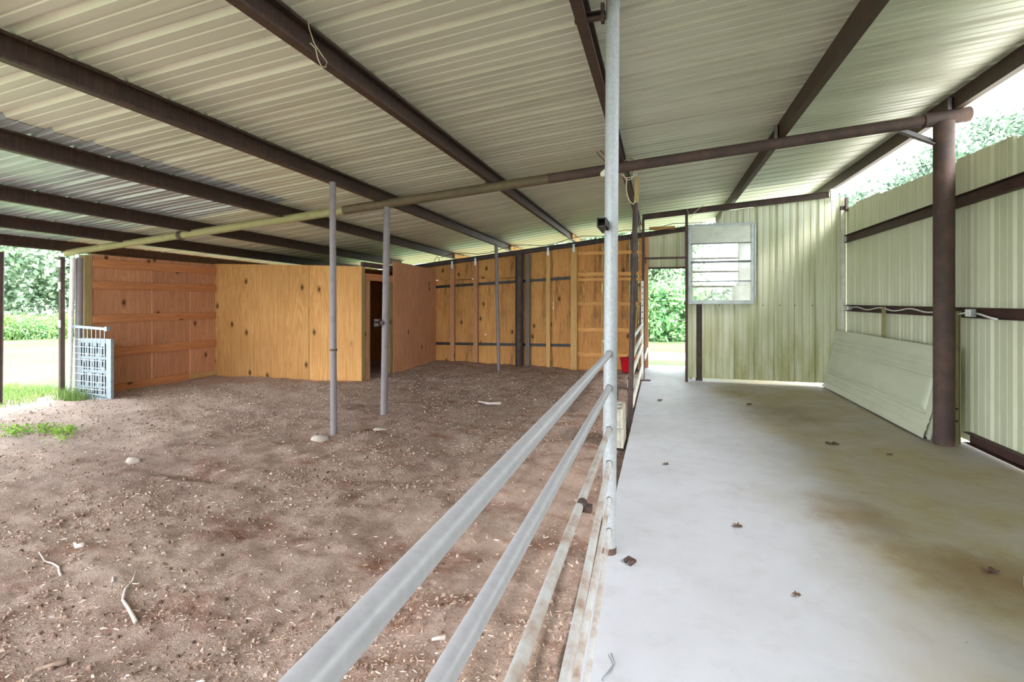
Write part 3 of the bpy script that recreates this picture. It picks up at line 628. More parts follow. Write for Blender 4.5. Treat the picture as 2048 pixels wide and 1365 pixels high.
# channel header over the aisle end
m = MB().channel((-0.30, 9.18, 2.885), (2.62, 9.18, 3.115), 0.06, 0.095, 0.006, 0, False)
tag(m.build('header_channel', 'rust'), 'sloping rusty steel header over the far end of the aisle', 'beam')
m = MB(); m.box(2.63, 2.69, 9.16, 9.2, 3.0, 3.2); tag(m.build('header_end_plate', 'white_paint'), 'pale plate at the high end of the sloping header', 'plate')
# doorway frame of thin square tube
r = thing('gate_frame', 'thin rusty tube frame of the walk-through gap beside the window', 'frame', (0.08, 9.16, 0))
for x, zt in ((-0.285, 2.86), (0.44, 2.9)): MB().box(x - 0.022, x + 0.022, 9.12, 9.165, 0.0, zt).build('upright', 'girt', r)
MB().box(-0.263, 0.418, 9.125, 9.16, 2.13, 2.165).build('cross_bar', 'girt', r)
# white perforated strut
r = thing('strut_post', 'white perforated strip on the far end post of the pipe fence', 'post', (-0.30, 9.06, 0))
m = MB(); m.box(-0.318, -0.276, 9.075, 9.12, 0.0, 1.75); m.build('strip', 'white_paint', r)
for k in range(7): MB().tube((-0.297, 9.0755, 0.98 + 0.11 * k), (-0.297, 9.07, 0.98 + 0.11 * k), 0.011, 10).build('hole', 'black', r)
MB().box(-0.36, -0.16, 9.02, 9.16, 0.0, 0.012).build('foot_plate', 'girt', r)

# outer skin behind the window room
m = MB(); Yo = 10.9
m.box(0.50, 2.9, Yo, Yo + 0.04, 2.56, 2.95).box(1.50, 2.9, Yo, Yo + 0.04, 0.0, 2.56).box(0.50, 0.645, Yo, Yo + 0.04, 0.0, 2.56).box(0.645, 1.5, Yo, Yo + 0.04, 0.0, 1.25)
struct(m.build('wall_tack', 'tack_wall'), 'dusty grey outer wall seen through the window, open in the middle', 'wall')
for z, lab in ((2.26, 'upper'), (1.99, 'middle'), (1.69, 'lowest')):
    tag(MB().box(0.63, 1.515, Yo - 0.03, Yo, z - 0.02, z + 0.02).build('opening_rail', 'timber_grey'), lab + ' of three grey bars across the opening behind the window', 'bar', 'bars across the opening behind the window')
m = MB(); m.box(1.38, 1.75, 10.5, 10.86, 0.0, 1.69).box(1.46, 1.7, 10.5, 10.86, 1.69, 1.76); tag(m.build('grey_cabinet', 'tack_wall', bevel=0.01), 'grey boxy cabinet dimly seen through the lower right of the window', 'cabinet')

# ------------------------------------------------------------------ plywood back wall of the pen
YW = 10.9
m = MB(); 
def bz(x): return 2.56 + 0.1085 * (x + 1.95)          # underside of the sloping top channel
def sheet(x0, x1, z0, mat, yo=0.0, name='plywood_sheet', parent=None):
    s = MB(); s.hexa([(x0, YW + yo, z0), (x1, YW + yo, z0), (x1, YW + yo + 0.016, z0), (x0, YW + yo + 0.016, z0), (x0, YW + yo, bz(x0)), (x1, YW + yo, bz(x1)), (x1, YW + yo + 0.016, bz(x1)), (x0, YW + yo + 0.016, bz(x0))])
    return s.build(name, mat, parent)
r = thing('wall_far', 'stained yellow plywood wall across the back of the pen', 'wall', (-2.7, YW, -0.15)); r['kind'] = 'structure'
def sheet2(x0, x1, za, zb, mat):
    s = MB(); s.hexa([(x0, YW, za), (x1, YW, za), (x1, YW + 0.016, za), (x0, YW + 0.016, za), (x0, YW, zb(x0)), (x1, YW, zb(x1)), (x1, YW + 0.016, zb(x1)), (x0, YW + 0.016, zb(x0))])
    s.build('plywood_sheet', mat, r)
top = lambda x: bz(x) + 0.06; low = lambda x: 1.93 + 0.02 * (x + 3)
for x0, x1, m1 in ((-8.3, -5.2, 'ply_back'), (-5.196, -4.2, 'ply_back'), (-4.196, -3.0, 'ply_back'), (-2.996, -2.27, 'ply_back'), (-2.266, -1.78, 'ply_slats')):
    sheet2(x0, x1, -0.2, low, m1); sheet2(x0, x1, low(x0) + 0.004, top, 'ply_back')
for x0, x1, m1 in ((-1.776, -1.2, 'ply_slats'), (-1.196, -0.62, 'ply_slats'), (-0.616, -0.44, 'ply_grey'), (-0.436, -0.30, 'ply_slats')):
    sheet2(x0, x1, -0.2, top, m1)
# girts behind the studs
for za, zb, lab in ((1.72, 1.905, 'upper dark steel girt along the far plywood wall'), (0.385, 0.42, 'lower dark steel girt along the far plywood wall')):
    m = MB(); m.beam((-5.25, YW - 0.012, za), (-1.82, YW - 0.012, zb), 0.02, 0.062)
    tag(m.build('wall_girt', 'black'), lab, 'girt', 'dark girts on the far plywood wall')
# studs
for k, (x, w, mat, lab, zt) in enumerate(((-4.66, 0.10, 'stud_red', 'pinkish timber stud on the far wall nearest the plywood shed', 0), (-4.08, 0.10, 'stud_red', 'pinkish timber stud on the far wall, second from the shed', 0),
        (-2.37, 0.09, 'stud', 'yellow timber stud on the far wall right of the dark steel column', 0), (-1.80, 0.135, 'stud', 'wider yellow timber stud at the left edge of the slatted far wall', 0))):
    r = thing('wall_stud', lab, 'stud', (x, YW - 0.06, -0.12), 'timber studs of the far plywood wall')
    s = MB(); s.hexa([(x - w / 2, YW - 0.09, -0.15), (x + w / 2, YW - 0.09, -0.15), (x + w / 2, YW - 0.003, -0.15), (x - w / 2, YW - 0.003, -0.15), (x - w / 2, YW - 0.09, bz(x - w / 2) - 0.03), (x + w / 2, YW - 0.09, bz(x + w / 2) - 0.03), (x + w / 2, YW - 0.003, bz(x + w / 2) - 0.03), (x - w / 2, YW - 0.003, bz(x - w / 2) - 0.03)])
    s.build('timber', mat, r, bevel=0.003)
    MB().box(x - 0.022, x + 0.022, YW - 0.098, YW - 0.088, bz(x) - 0.11, bz(x) + 0.06).build('metal_strap', 'bright_zinc', r)
# column and grey stud
m = MB().tube((-3.02, YW - 0.13, -0.18), (-3.02, YW - 0.13, bz(-3.02) - 0.01), 0.085, 24); tag(m.build('steel_column', 'dark_steel'), 'dark brown steel column against the middle of the far plywood wall', 'column')
m = MB().box(-2.88, -2.79, YW - 0.10, YW - 0.005, -0.16, bz(-2.8) - 0.02); tag(m.build('wall_stud', 'timber_grey', bevel=0.003), 'grey weathered stud right beside the dark steel column', 'stud', 'timber studs of the far plywood wall')
# horizontal boards on the right part
for z, h, lab in ((2.43, 0.075, 'topmost flat board of the slatted far wall'), (1.975, 0.08, 'second flat board of the slatted far wall, paired with the one just under it'), (1.86, 0.06, 'thin stained board just under the second board of the slatted far wall'),
                  (1.335, 0.085, 'middle flat board of the slatted far wall'), (0.775, 0.085, 'second lowest flat board of the slatted far wall'), (0.235, 0.085, 'lowest flat board of the slatted far wall')):
    s = MB().box(-1.73, -0.30, YW - 0.04, YW - 0.003, z - h / 2, z + h / 2)
    tag(s.build('wall_board', 'board_x', bevel=0.003), lab, 'board', 'flat boards of the slatted far wall')
for x, z, lab in ((-3.86, 0.62, 'small white tag on the plywood between the slim pole and the steel column'), (-1.17, 0.53, 'small white tag on the slatted far wall')):
    tag(MB().box(x - 0.02, x + 0.02, YW - 0.014, YW - 0.004, z - 0.015, z + 0.015).build('wall_tag', 'plastic_white'), lab, 'tag')
m = MB(); m.channel((-8.3, YW - 0.05, bz(-8.3) + 0.05), (0.55, YW - 0.05, bz(0.55) + 0.05), 0.08, 0.10, 0.006)
tag(m.build('top_channel', 'dark_steel'), 'dark steel channel sloping along the top of the far wall', 'beam')
# doorway at the far end
m = MB(); m.box(-0.30, -0.235, YW - 0.06, YW + 0.09, -0.05, 2.75); tag(m.build('door_jamb', 'stud_red', bevel=0.003), 'brown timber jamb on the left of the far doorway', 'jamb')
m = MB(); xx = [(-0.235, 0.0)] + ribs(-0.235, 0.55, 0.05) + [(0.55, 0.0)]
m.grid(len(xx), 2, lambda i, j: (xx[i][0], YW + 0.05 + xx[i][1], 2.1 if j == 0 else bz(xx[i][0]) + 0.02))
struct(m.build('wall_over_door', 'wall_back', solid=0.0012, origin=(0, 0, 0)), 'green ribbed panel above the far doorway', 'wall')
m = MB(); m.box(-0.235, 0.56, YW + 0.02, YW + 0.08, 2.07, 2.105); tag(m.build('door_head', 'rust'), 'thin rusty head piece over the far doorway', 'lintel')
m = MB(); m.box(0.50, 0.54, 9.30, YW, 0.03, 2.62); struct(m.build('wall_passage', 'wall_back'), 'plain side wall of the passage to the far doorway', 'wall')
m = MB(); m.box(-0.22, 0.3, YW - 0.03, YW + 0.04, bz(0) + 0.11, bz(0) + 0.18); tag(m.build('timber_block', 'stud', bevel=0.003), 'loose timber block lying on the top channel over the far doorway', 'block')

# ------------------------------------------------------------------ shed of plywood
XS = -8.42; YS = 7.8; XD = -5.11
r = thing('wall_shed_front', 'yellow plywood front of the small shed, two sheets', 'wall', (-6.8, YS, -0.1)); r['kind'] = 'structure'
def fsheet(x0, x1, za, zb, z0, mat):
    s = MB(); s.hexa([(x0, YS, z0), (x1, YS, z0), (x1, YS + 0.018, z0), (x0, YS + 0.018, z0), (x0, YS, za), (x1, YS, zb), (x1, YS + 0.018, zb), (x0, YS + 0.018, za)]); s.build('plywood_sheet', mat, r)
fsheet(-8.42, -6.229, 2.13, 2.06, -0.14, 'ply_yellow'); fsheet(-6.219, XD, 2.06, 2.015, -0.14, 'ply_yellow')
m = MB(); m.box(XD - 0.09, XD - 0.002, YS + 0.02, YS + 0.11, -0.12, 2.012); tag(m.build('corner_stud', 'timber_green', bevel=0.003), 'greenish timber stud behind the right edge of the yellow shed front', 'stud')
r = thing('door_frame', 'pink timber frame around the dark shed doorway', 'frame', (XD, 8.4, -0.1))
MB().box(XD - 0.05, XD - 0.01, YS + 0.14, YS + 0.29, -0.12, 1.77).build('jamb', 'stud_red', r, bevel=0.003)
MB().box(XD - 0.05, XD - 0.01, YS + 0.14, 8.98, 1.772, 1.90).build('header', 'board_y', r, bevel=0.003)
MB().box(XD - 0.10, XD - 0.015, 8.80, 8.89, -0.12, 1.77).build('far_jamb', 'timber_green', r, bevel=0.003)
r = thing('wall_shed_side', 'reddish plywood side wall of the shed right of its doorway, two sheets', 'wall', (XD, 9.9, -0.1)); r['kind'] = 'structure'
for a, b, za, zb in ((8.91, 9.84, 2.19, 2.17), (9.845, YW - 0.005, 2.16, 2.15)):
    s = MB(); s.hexa([(XD - 0.018, a, -0.12), (XD, a, -0.12), (XD, b, -0.12), (XD - 0.018, b, -0.12), (XD - 0.018, a, za), (XD, a, za), (XD, b, zb), (XD - 0.018, b, zb)]); s.build('plywood_sheet', 'ply_red', r)
m = MB(); m.beam((XD - 0.06, YS + 0.1, 2.06), (XD - 0.06, 8.95, 2.06), 0.05, 0.09); tag(m.build('shed_rafter', 'dark_steel'), 'dark beam above the shed doorway', 'beam')
# the shed's own low roof deck (keeps the inside dark)
m = MB(); m.box(-8.38, XD - 0.12, YS + 0.03, YW - 0.02, 1.99, 2.01); struct(m.build('ceiling_shed', 'ply_back'), 'dark plywood deck over the shed', 'ceiling')

# left wall
r = thing('wall_left', 'reddish plywood wall at the left of the pen, battens across it', 'wall', (XS, 6.6, -0.1)); r['kind'] = 'structure'
for a, b, m1 in ((5.56, 6.52, 'ply_left'), (6.525, 7.25, 'ply_left'), (7.255, 7.80, 'ply_left'), (7.8, YW, 'ply_back')):
    for z0, z1 in ((-0.16, 0.58), (0.583, 1.11), (1.113, 1.65), (1.653, 2.12)):
        MB().box(XS - 0.02, XS, a, b - 0.004, z0, z1).build('plywood_sheet', m1, r)
for k, (z, h, lab) in enumerate(((1.985, 0.135, 'topmost reddish batten on the left wall'), (1.645, 0.125, 'second reddish batten from the top of the left wall'), (1.115, 0.13, 'third reddish batten from the top, at mid height of the left wall'), (0.575, 0.135, 'lowest reddish batten on the left wall, above the base board'))):
    s = MB().box(XS + 0.002, XS + 0.04, 5.56, 7.79, z - h / 2, z + h / 2); tag(s.build('wall_batten', 'board_y', bevel=0.004), lab, 'batten', 'battens on the left wall')
s = MB(); s.hexa([(XS + 0.002, 5.7, -0.10), (XS + 0.04, 5.7, -0.10), (XS + 0.04, 7.2, -0.08), (XS + 0.002, 7.2, -0.08), (XS + 0.002, 5.7, 0.05), (XS + 0.04, 5.7, 0.05), (XS + 0.04, 7.2, 0.07), (XS + 0.002, 7.2, 0.07)])
tag(s.build('base_board', 'board_y', bevel=0.004), 'low board along the foot of the left wall, nearer half', 'board')
s = MB().box(XS + 0.002, XS + 0.035, 7.2, 7.79, -0.06, 0.03); tag(s.build('base_board', 'stud', bevel=0.004), 'thin pale board along the foot of the left wall by the shed', 'board')
# posts at the end of the left wall
m = MB().box(XS - 0.10, XS + 0.03, 5.44, 5.555, -0.14, 2.10); tag(m.build('timber_post', 'timber_green', bevel=0.006), 'square greenish timber post at the near end of the left wall', 'post')
m = MB().tube((-8.475, 5.42, -0.14), (-8.455, 5.42, 2.05), 0.05, 20); tag(m.build('pipe_post', 'grey_pipe'), 'grey pipe post beside the square timber post at the left opening', 'post')
m = MB().tube((-8.545, 5.33, -0.14), (-8.455, 5.33, 2.05), 0.032, 20); tag(m.build('pipe_post', 'white_paint'), 'thin white pipe post leaning slightly at the edge of the left opening', 'post')
r = thing('hinge_post', 'rusty angle post with pale hinge plates at the edge of the left opening', 'post', (-8.595, 5.26, -0.14))
MB().box(-8.615, -8.575, 5.24, 5.30, -0.14, 2.06).build('upright', 'rust', r)
for z in (1.95, 1.62, 1.05): MB().box(-8.61, -8.565, 5.228, 5.24, z - 0.05, z + 0.06).build('hinge_plate', 'white_paint', r)
m = MB().tube((-9.10, 4.78, -0.16), (-9.06, 4.78, 2.1), 0.05, 16); tag(m.build('pipe_post', 'dark_steel'), 'dark post at the far left edge of the picture', 'post')
m = MB().box(-8.50, -8.42, 5.385, 5.40, 2.02, 2.10); m.box(-8.48, -8.44, 5.37, 5.39, 2.03, 2.06); tag(m.build('pipe_strap', 'bright_zinc'), 'galvanised strap under the low end of the cross pipe', 'strap')

# wire gate panel
r = thing('wire_gate', 'small galvanised wire gate with a slotted plate, by the left opening', 'gate', (-8.1, 5.37, -0.06))
ga = Vector((-8.53, 5.36, 0)); gb = Vector((-7.76, 5.36, 0.0)); gd = gb - ga
gp = lambda s, z, o=0.0: ga + gd * s + Vector((0, o, z))
m = MB(); m.beam(gp(-0.03, 1.02, -0.01), gp(0.99, 0.985, -0.01), 0.04, 0.04).box(-7.80, -7.755, 5.325, 5.375, 0.955, 1.02)
m.build('top_rail', 'gate_zinc', r); MB().beam(gp(0.0, -0.035, -0.01), gp(1.0, -0.06, -0.01), 0.045, 0.05).build('bottom_rail', 'gate_zinc', r)
MB().box(-7.79, -7.70, 5.345, 5.39, -0.06, 0.84).build('end_channel', 'gate_zinc', r, bevel=0.004)
# slotted plate: strips between rows of slots
m = MB(); px0, px1 = -8.50, -7.79; cols = 13; cw = (px1 - px0) / cols
rows = [(0.02, 0.10), (0.13, 0.33), (0.37, 0.53), (0.57, 0.77)]
zprev = -0.03
for a, b in rows: m.box(px0, px1, 5.378, 5.383, zprev, a) if a > zprev else None; zprev = b
m.box(px0, px1, 5.378, 5.383, 0.77, 0.84)
for k in range(cols):
    x = px0 + cw * k
    for a, b in rows:
        m.box(x, x + cw * 0.52, 5.378, 5.383, a, b)
        if (k + int(a * 10)) % 3 == 0: m.box(x + cw * 0.52, x + cw, 5.378, 5.383, b - 0.05, b)
        if (k + int(a * 10)) % 4 == 1: m.box(x + cw * 0.52, x + cw, 5.378, 5.383, a, a + 0.05)
m.build('slotted_plate', 'gate_zinc', r)
m = MB(); m.box(px0, px1, 5.392, 5.396, -0.02, 0.83); m.build('backing', 'black', r)
w = MB()
for k in range(9): s = 0.02 + k * 0.113; w.tube(gp(s, -0.02, -0.02), gp(s, 1.0, -0.02), 0.0045, 6)
for z in (0.03, 0.10, 0.21, 0.32, 0.42, 0.53, 0.62, 0.72, 0.83): w.tube(gp(-0.01 if z not in (0.03, 0.83) else -0.06, z, -0.025), gp(0.95, z - 0.02, -0.025), 0.005, 6)
w.build('wire_grid', 'bright_zinc', r)

# ------------------------------------------------------------------ pipe fence
r = thing('pipe_fence', 'galvanised pipe fence along the edge of the concrete, tall post and six rails', 'fence', (-0.272, 2.82, 0))
p = r
post = MB().tube((-0.272, 2.82, 0.03), (-0.25, 2.82, 3.14), 0.0375, 32).build('post', 'zinc', p)
MB().tube((-0.272, 2.82, 0.0), (-0.272, 2.82, 0.035), 0.04, 24).build('rusty_foot', 'rust', post)
for z, rad, mat, x, y0 in ((1.108, 0.0172, 'zinc_rail', -0.252, -0.9), (0.921, 0.0168, 'zinc_rail', -0.262, -0.9), (0.695, 0.0148, 'muddy', -0.256, -0.9), (0.509, 0.0145, 'muddy', -0.145, -0.9), (0.311, 0.012, 'muddy', -0.172, -0.9), (0.14, 0.012, 'muddy', -0.155, -0.9)):
    rail = MB().tube((x, y0, z), (-0.268, 2.80, z), rad, 28).build('rail', mat, p)
    MB().tube((-0.268, 2.775, z), (-0.270, 2.80, z), rad * 1.12, 20).build('weld', 'dark_steel', rail)
MB().tube((-0.259, 1.70, 0.695), (-0.259, 1.74, 0.695), 0.0185, 20).build('coupling', 'rust', p)
MB().box(-0.245, -0.222, 1.69, 1.725, 0.682, 0.702).build('coupling_bolt', 'rust', p)
m = MB()
s = 0.024; x, z = -0.294, 1.812
for a, b, c, d in ((-s, s, s - 0.005, s), (-s, s, -s, -s + 0.005), (-s, -s + 0.005, -s, s), (s - 0.005, s, -s, s)): m.box(x + a, x + b, 2.64, 2.90, z + c, z + d)
m.build('latch_tube', 'black', p)
# bracket up at the purlin
m = MB(); m.channel((-0.46, 2.80, 2.985), (-0.29, 2.80, 2.985), 0.04, 0.04, 0.006); m.box(-0.315, -0.295, 2.79, 2.83, 2.95, 3.05); m.build('roof_bracket', 'dark_steel', p)

# second fence section
r = thing('fence_post', 'slim dark post under the cross pipe between the two fence sections', 'post', (-0.335, 5.95, -0.02))
MB().tube((-0.335, 5.90, -0.05), (-0.268, 5.90, 2.52), 0.03, 20).build('shaft', 'dark_steel', r)
MB().beam((-0.268, 5.93, 2.45), (-0.248, 5.93, 2.82), 0.045, 0.05).build('timber_splice', 'timber_green', r)
for z in (0.35, 0.5, 0.75, 1.0): MB().tube((-0.326, 5.9, z), (-0.325, 5.9, z + 0.015), 0.036, 14).build('wire_tie', 'rust', r)
r = thing('pipe_fence', 'second section of white pipe fence, four rails ending at the far gate', 'fence', (-0.31, 7.4, 0))
for z, z2, rd in ((0.955, 0.985, 0.026), (0.735, 0.80, 0.026), (0.545, 0.62, 0.026), (0.17, 0.265, 0.026)):
    MB().tube((-0.318, 5.98, z), (-0.298, 9.04, z2), rd, 16).build('rail', 'white_paint', r)
m = MB().tube((-0.27, 9.25, 0.35), (-0.245, 10.6, 0.42), 0.026, 14); tag(m.build('pipe_rail', 'white_paint'), 'short white pipe rail just beyond the far gate frame', 'rail')

# concrete blocks
def block(loc, label, upright=True):
    r = thing('concrete_block', label, 'block', loc, 'concrete blocks by the fence'); x, y, z = loc; a, b, h = 0.0975, 0.195, 0.19
    m = MB(); t = 0.032
    m.box(x - a, x - a + t, y - b, y + b, z, z + h).box(x + a - t, x + a, y - b, y + b, z, z + h)
    for yy in (-b, -t / 2, b - t): m.box(x - a + t, x + a - t, y + yy, y + yy + t, z, z + h)
    m.build('body', 'block', r, bevel=0.004); return r
block((-0.44, 5.2, -0.05), 'lower concrete block of the pair beside the fence')
block((-0.445, 5.2, 0.142), 'upper hollow concrete block resting on another beside the fence')
block((-0.43, 8.75, -0.06), 'lone concrete block behind the second fence section')
# red tub
r = thing('feed_bucket', 'red plastic bucket on the dirt by the far plywood wall', 'bucket', (-0.62, 10.5, -0.06))
prof = [(0.0, 0.0), (0.12, 0.0), (0.13, 0.02), (0.165, 0.27), (0.18, 0.275), (0.18, 0.29), (0.16, 0.29), (0.125, 0.03), (0.0, 0.025)]
MB().lathe(prof, (-0.62, 10.5, -0.06), (0, 0, 1), 28).build('tub', 'red', r)
MB().path([(-0.62 + 0.18 * math.cos(a), 10.5 - 0.05 * math.sin(a), 0.2 - 0.10 * math.sin(a)) for a in [PI * k / 12 for k in range(13)]], 0.004, 6).build('wire_handle', 'bright_zinc', r)
# leaning tools
for x, lab, mat in ((-0.47, 'wooden tool handle leaning on the far wall beside the doorway', 'stud'), (-0.40, 'darker tool handle leaning on the far wall beside the doorway', 'rust')):
    r = thing('tool_handle', lab, 'tool', (x, 10.6, -0.06), None)
    MB().tube((x - 0.05, 10.55, -0.05), (x + 0.02, 10.84, 1.36), 0.015, 12).build('handle', mat, r)
    MB().beam((x - 0.10, 10.55, -0.03), (x + 0.0, 10.55, -0.03), 0.03, 0.05).build('head', 'dark_steel', r)

# ------------------------------------------------------------------ lamp and wires
r = thing('bare_bulb', 'bare white light bulb hanging at the cross pipe beside the tall post', 'lamp', (-0.61, 5.70, 2.82))
MB().lathe([(0.0005, -0.037), (0.018, -0.033), (0.03, -0.018), (0.033, 0.0), (0.03, 0.016), (0.02, 0.032), (0.014, 0.045), (0.012, 0.05)], (-0.615, 5.70, 2.835), (0.45, 0, 0.9), 20).build('bulb', 'bulb', r)
MB().tube((-0.593, 5.70, 2.878), (-0.562, 5.72, 2.94), 0.021, 16).build('socket', 'brass', r)
MB().path([(-0.562, 5.72, 2.94), (-0.60, 5.72, 2.98), (-0.66, 5.71, 3.05), (-0.69, 5.70, 3.09), (-0.66, 5.70, 3.11), (-0.60, 5.71, 3.05)], 0.006, 8).build('hook', 'brass', r)
def loop(c, rx, rz, y, n=22, ph=0): return [(c[0] + rx * math.cos(ph + 2 * PI * k / n), y + 0.03 * math.sin(k), c[1] + rz * math.sin(ph + 2 * PI * k / n)) for k in range(n + 1)]
tag(MB().path(loop((-0.33, 2.90), 0.10, 0.11, 5.80) + loop((-0.34, 2.89), 0.06, 0.13, 5.80, 18, 1), 0.0055, 6).build('wire_coil', 'cable'), 'coil of beige wire tied round the cross pipe behind the tall post', 'wire')
tag(MB().path([(-0.36, 5.80, 2.8), (-0.37, 5.82, 2.7), (-0.36, 5.84, 2.6), (-0.33, 5.86, 2.53), (-0.29, 5.86, 2.5), (-0.27, 5.87, 2.54)], 0.007, 6).build('hanging_wire', 'cable'), 'beige wire dropping from the cross pipe to the slim dark post', 'wire')
pts = [(-1.895, 2.36, 3.0), (-1.89, 2.37, 2.93), (-1.88, 2.40, 2.86), (-1.87, 2.45, 2.82), (-1.87, 2.50, 2.80), (-1.88, 2.50, 2.77), (-1.885, 2.47, 2.76), (-1.88, 2.43, 2.79), (-1.87, 2.40, 2.83), (-1.885, 2.37, 2.85)]
tag(MB().path(pts, 0.003, 6).build('wire_loop', 'cable'), 'thin loop of wire hanging from the purlin at the top of the picture', 'wire')
pts = [(-4.9 + 0.3 * k, 10.7, 2.38 + 0.095 * k * 0.3 * 1.05 + 0.03 + 0.05 * math.sin(k * 1.3)) for k in range(14)]
tag(MB().path(pts, 0.007, 6).build('sagging_cable', 'dark_cable'), 'dark cable sagging along the top of the far plywood wall', 'cable')
pts = [(-0.9 + 0.28 * k, 9.5, 2.66 + 0.027 * k + 0.03 * math.sin(k * 1.9)) for k in range(7)]
tag(MB().path(pts, 0.006, 6).build('sagging_cable', 'dark_cable'), 'thin cable drooping under the header above the walk-through gap', 'cable')
tag(MB().path(loop((-4.95, 2.32), 0.05, 0.10, 10.6), 0.006, 6).build('wire_loop', 'black'), 'small dark wire loop above the reddish shed side wall', 'wire')
tag(MB().path([(0.45, 9.14, 2.99), (0.47, 9.1, 2.9), (0.50, 9.12, 2.82), (0.55, 9.14, 2.90), (0.66, 9.14, 3.0), (0.72, 9.14, 3.04)], 0.006, 6).build('hanging_wire', 'cable'), 'beige wire looped over the sloping header above the window', 'wire')

# ------------------------------------------------------------------ litter
def dz(x, y): return float(dirt_z(np.array([x]), np.array([y]))[0])
def twig(pts, r, label, mat='twig', name='twig'):
    pts = [(x, y, dz(x, y) + r * 0.9 + h) for x, y, h in pts]; n = len(pts)
    return tag(MB().path(pts, r, 8, [1.0 - 0.55 * k / (n - 1) for k in range(n)][::-1]).build(name, mat), label, 'twig')
twig([(-2.65, 1.965, 0.01), (-2.60, 1.91, 0.0), (-2.55, 1.84, 0.0), (-2.50, 1.79, 0.0), (-2.44, 1.77, 0.0), (-2.36, 1.735, 0.0), (-2.30, 1.705, 0.0)], 0.0095, 'bent bleached stick lying on the dirt in the near foreground')
twig([(-3.37, 1.953, 0.01), (-3.28, 1.93, 0), (-3.19, 1.91, 0), (-3.10, 1.886, 0), (-3.05, 1.86, 0), (-3.0, 1.834, 0)], 0.007, 'thin bent white twig on the dirt near the left edge')
twig([(-3.30, 2.09, 0), (-3.26, 2.075, 0.0), (-3.22, 2.09, 0)], 0.018, 'small pale bark piece above the thin white twig', 'twig', 'bark_piece')
twig([(-2.47, 6.66, 0.01), (-2.3, 6.60, 0.005), (-2.1, 6.56, 0.01)], 0.022, 'pale curved bark strip far out on the dirt', 'twig', 'bark_piece')
twig([(-2.72, 1.90, 0), (-2.70, 1.885, 0), (-2.68, 1.87, 0)], 0.007, 'tiny pale twig left of the bent bleached stick')
twig([(-2.40, 1.38, 0), (-2.36, 1.42, 0), (-2.33, 1.45, 0)], 0.014, 'brown bark chip in the bottom left corner of the dirt', 'twig_brown', 'bark_piece')
twig([(-0.92, 1.92, 0.01), (-0.90, 1.94, 0.01), (-0.87, 1.95, 0.01)], 0.012, 'white chip of wood beneath the top fence rail', 'twig', 'bark_piece')
def stone(x, y, a, b, h, label):
    m = MB(); n = 14; rnd = random.Random(int(abs(x * 100)))
    j = [1 + rnd.uniform(-0.15, 0.15) for _ in range(n)]; vs = []; z = dz(x, y) - 0.01
    for k, (rr, hh) in enumerate(((1, 0), (0.97, 0.5), (0.75, 0.95), (0.3, 1.05))):
        vs += [(x + a * rr * j[i] * math.cos(2 * PI * i / n), y + b * rr * j[i] * math.sin(2 * PI * i / n), z + hh * h) for i in range(n)]
    fs = [(k * n + i, k * n + (i + 1) % n, (k + 1) * n + (i + 1) % n, (k + 1) * n + i) for k in range(3) for i in range(n)] + [tuple(3 * n + i for i in range(n))]
    m.add(vs, fs, True); tag(m.build('stone', 'stone'), label, 'stone')
stone(-3.40, 4.45, 0.10, 0.07, 0.05, 'flat pale stone at the foot of the nearer slim pole')
stone(-4.55, 3.35, 0.07, 0.05, 0.05, 'small stone on the dirt left of the nearer pole')
stone(-3.0, 4.95, 0.10, 0.04, 0.03, 'low flat stone between the two poles')
def leaf(x, y, s, rot, label, star=False):
    m = MB(); n = 12; z = 0.004; vs = [(x, y, z + 0.01)]
    for k in range(n):
        a = 2 * PI * k / n; rr = s * (0.45 if (star and k % 2) else 1.0) * (1 if star else (0.35 + 0.65 * abs(math.cos(a))))
        vs.append((x + rr * math.cos(a + rot), y + rr * math.sin(a + rot), z + 0.008 * (k % 3)))
    m.add(vs, [(0, 1 + k, 1 + (k + 1) % n) for k in range(n)]); tag(m.build('dry_leaf', 'dry_leaf', solid=0.001), label, 'leaf', 'dry leaves on the concrete')
for x, y, s, ro, lab, st in ((0.46, 3.36, 0.035, 0.3, 'star shaped dry leaf in the middle of the concrete aisle', True), (1.61, 5.56, 0.06, 0.1, 'long brown dry leaf on the concrete left of the thick pipe post', False),
        (1.99, 5.30, 0.03, 0.5, 'small dry leaf close to the thick pipe post', False), (1.63, 3.17, 0.04, 0.2, 'dry leaf on the brown stain at the right', False), (1.15, 7.35, 0.045, 0.9, 'dry leaf far down the aisle before the leaning door panel', False),
        (0.05, 4.46, 0.03, 0.0, 'tiny dark leaf near the slab edge past the tall post', True), (0.62, 2.65, 0.02, 0.8, 'tiny brown leaf on the near concrete', True), (0.0, 7.3, 0.05, 1.2, 'dark dry leaf on the concrete by the second fence section', False)):
    leaf(x, y, s, ro, lab, st)
m = MB(); m.box(1.70, 1.80, 3.02, 3.05, 0.0, 0.035); m.box(1.70, 1.73, 3.02, 3.05, 0.035, 0.06); tag(m.build('floor_bracket', 'plastic_grey', bevel=0.003), 'small grey metal bracket on the concrete at the right edge', 'bracket')
m = MB().path([(-0.20 + 0.0, 1.86, 0.004), (-0.175, 1.90, 0.012), (-0.165, 1.95, 0.006), (-0.185, 2.0, 0.01)], 0.003, 6); tag(m.build('wire_scrap', 'plastic_grey'), 'grey scrap of wire on the concrete beside the lower fence rails', 'wire')
m = MB().path([(-0.18, 2.73, 0.01), (-0.16, 2.75, 0.02), (-0.13, 2.74, 0.012), (-0.15, 2.70, 0.015)], 0.012, 6); tag(m.build('rust_flake', 'girt'), 'rusty flake on the concrete at the foot of the tall post', 'flake')

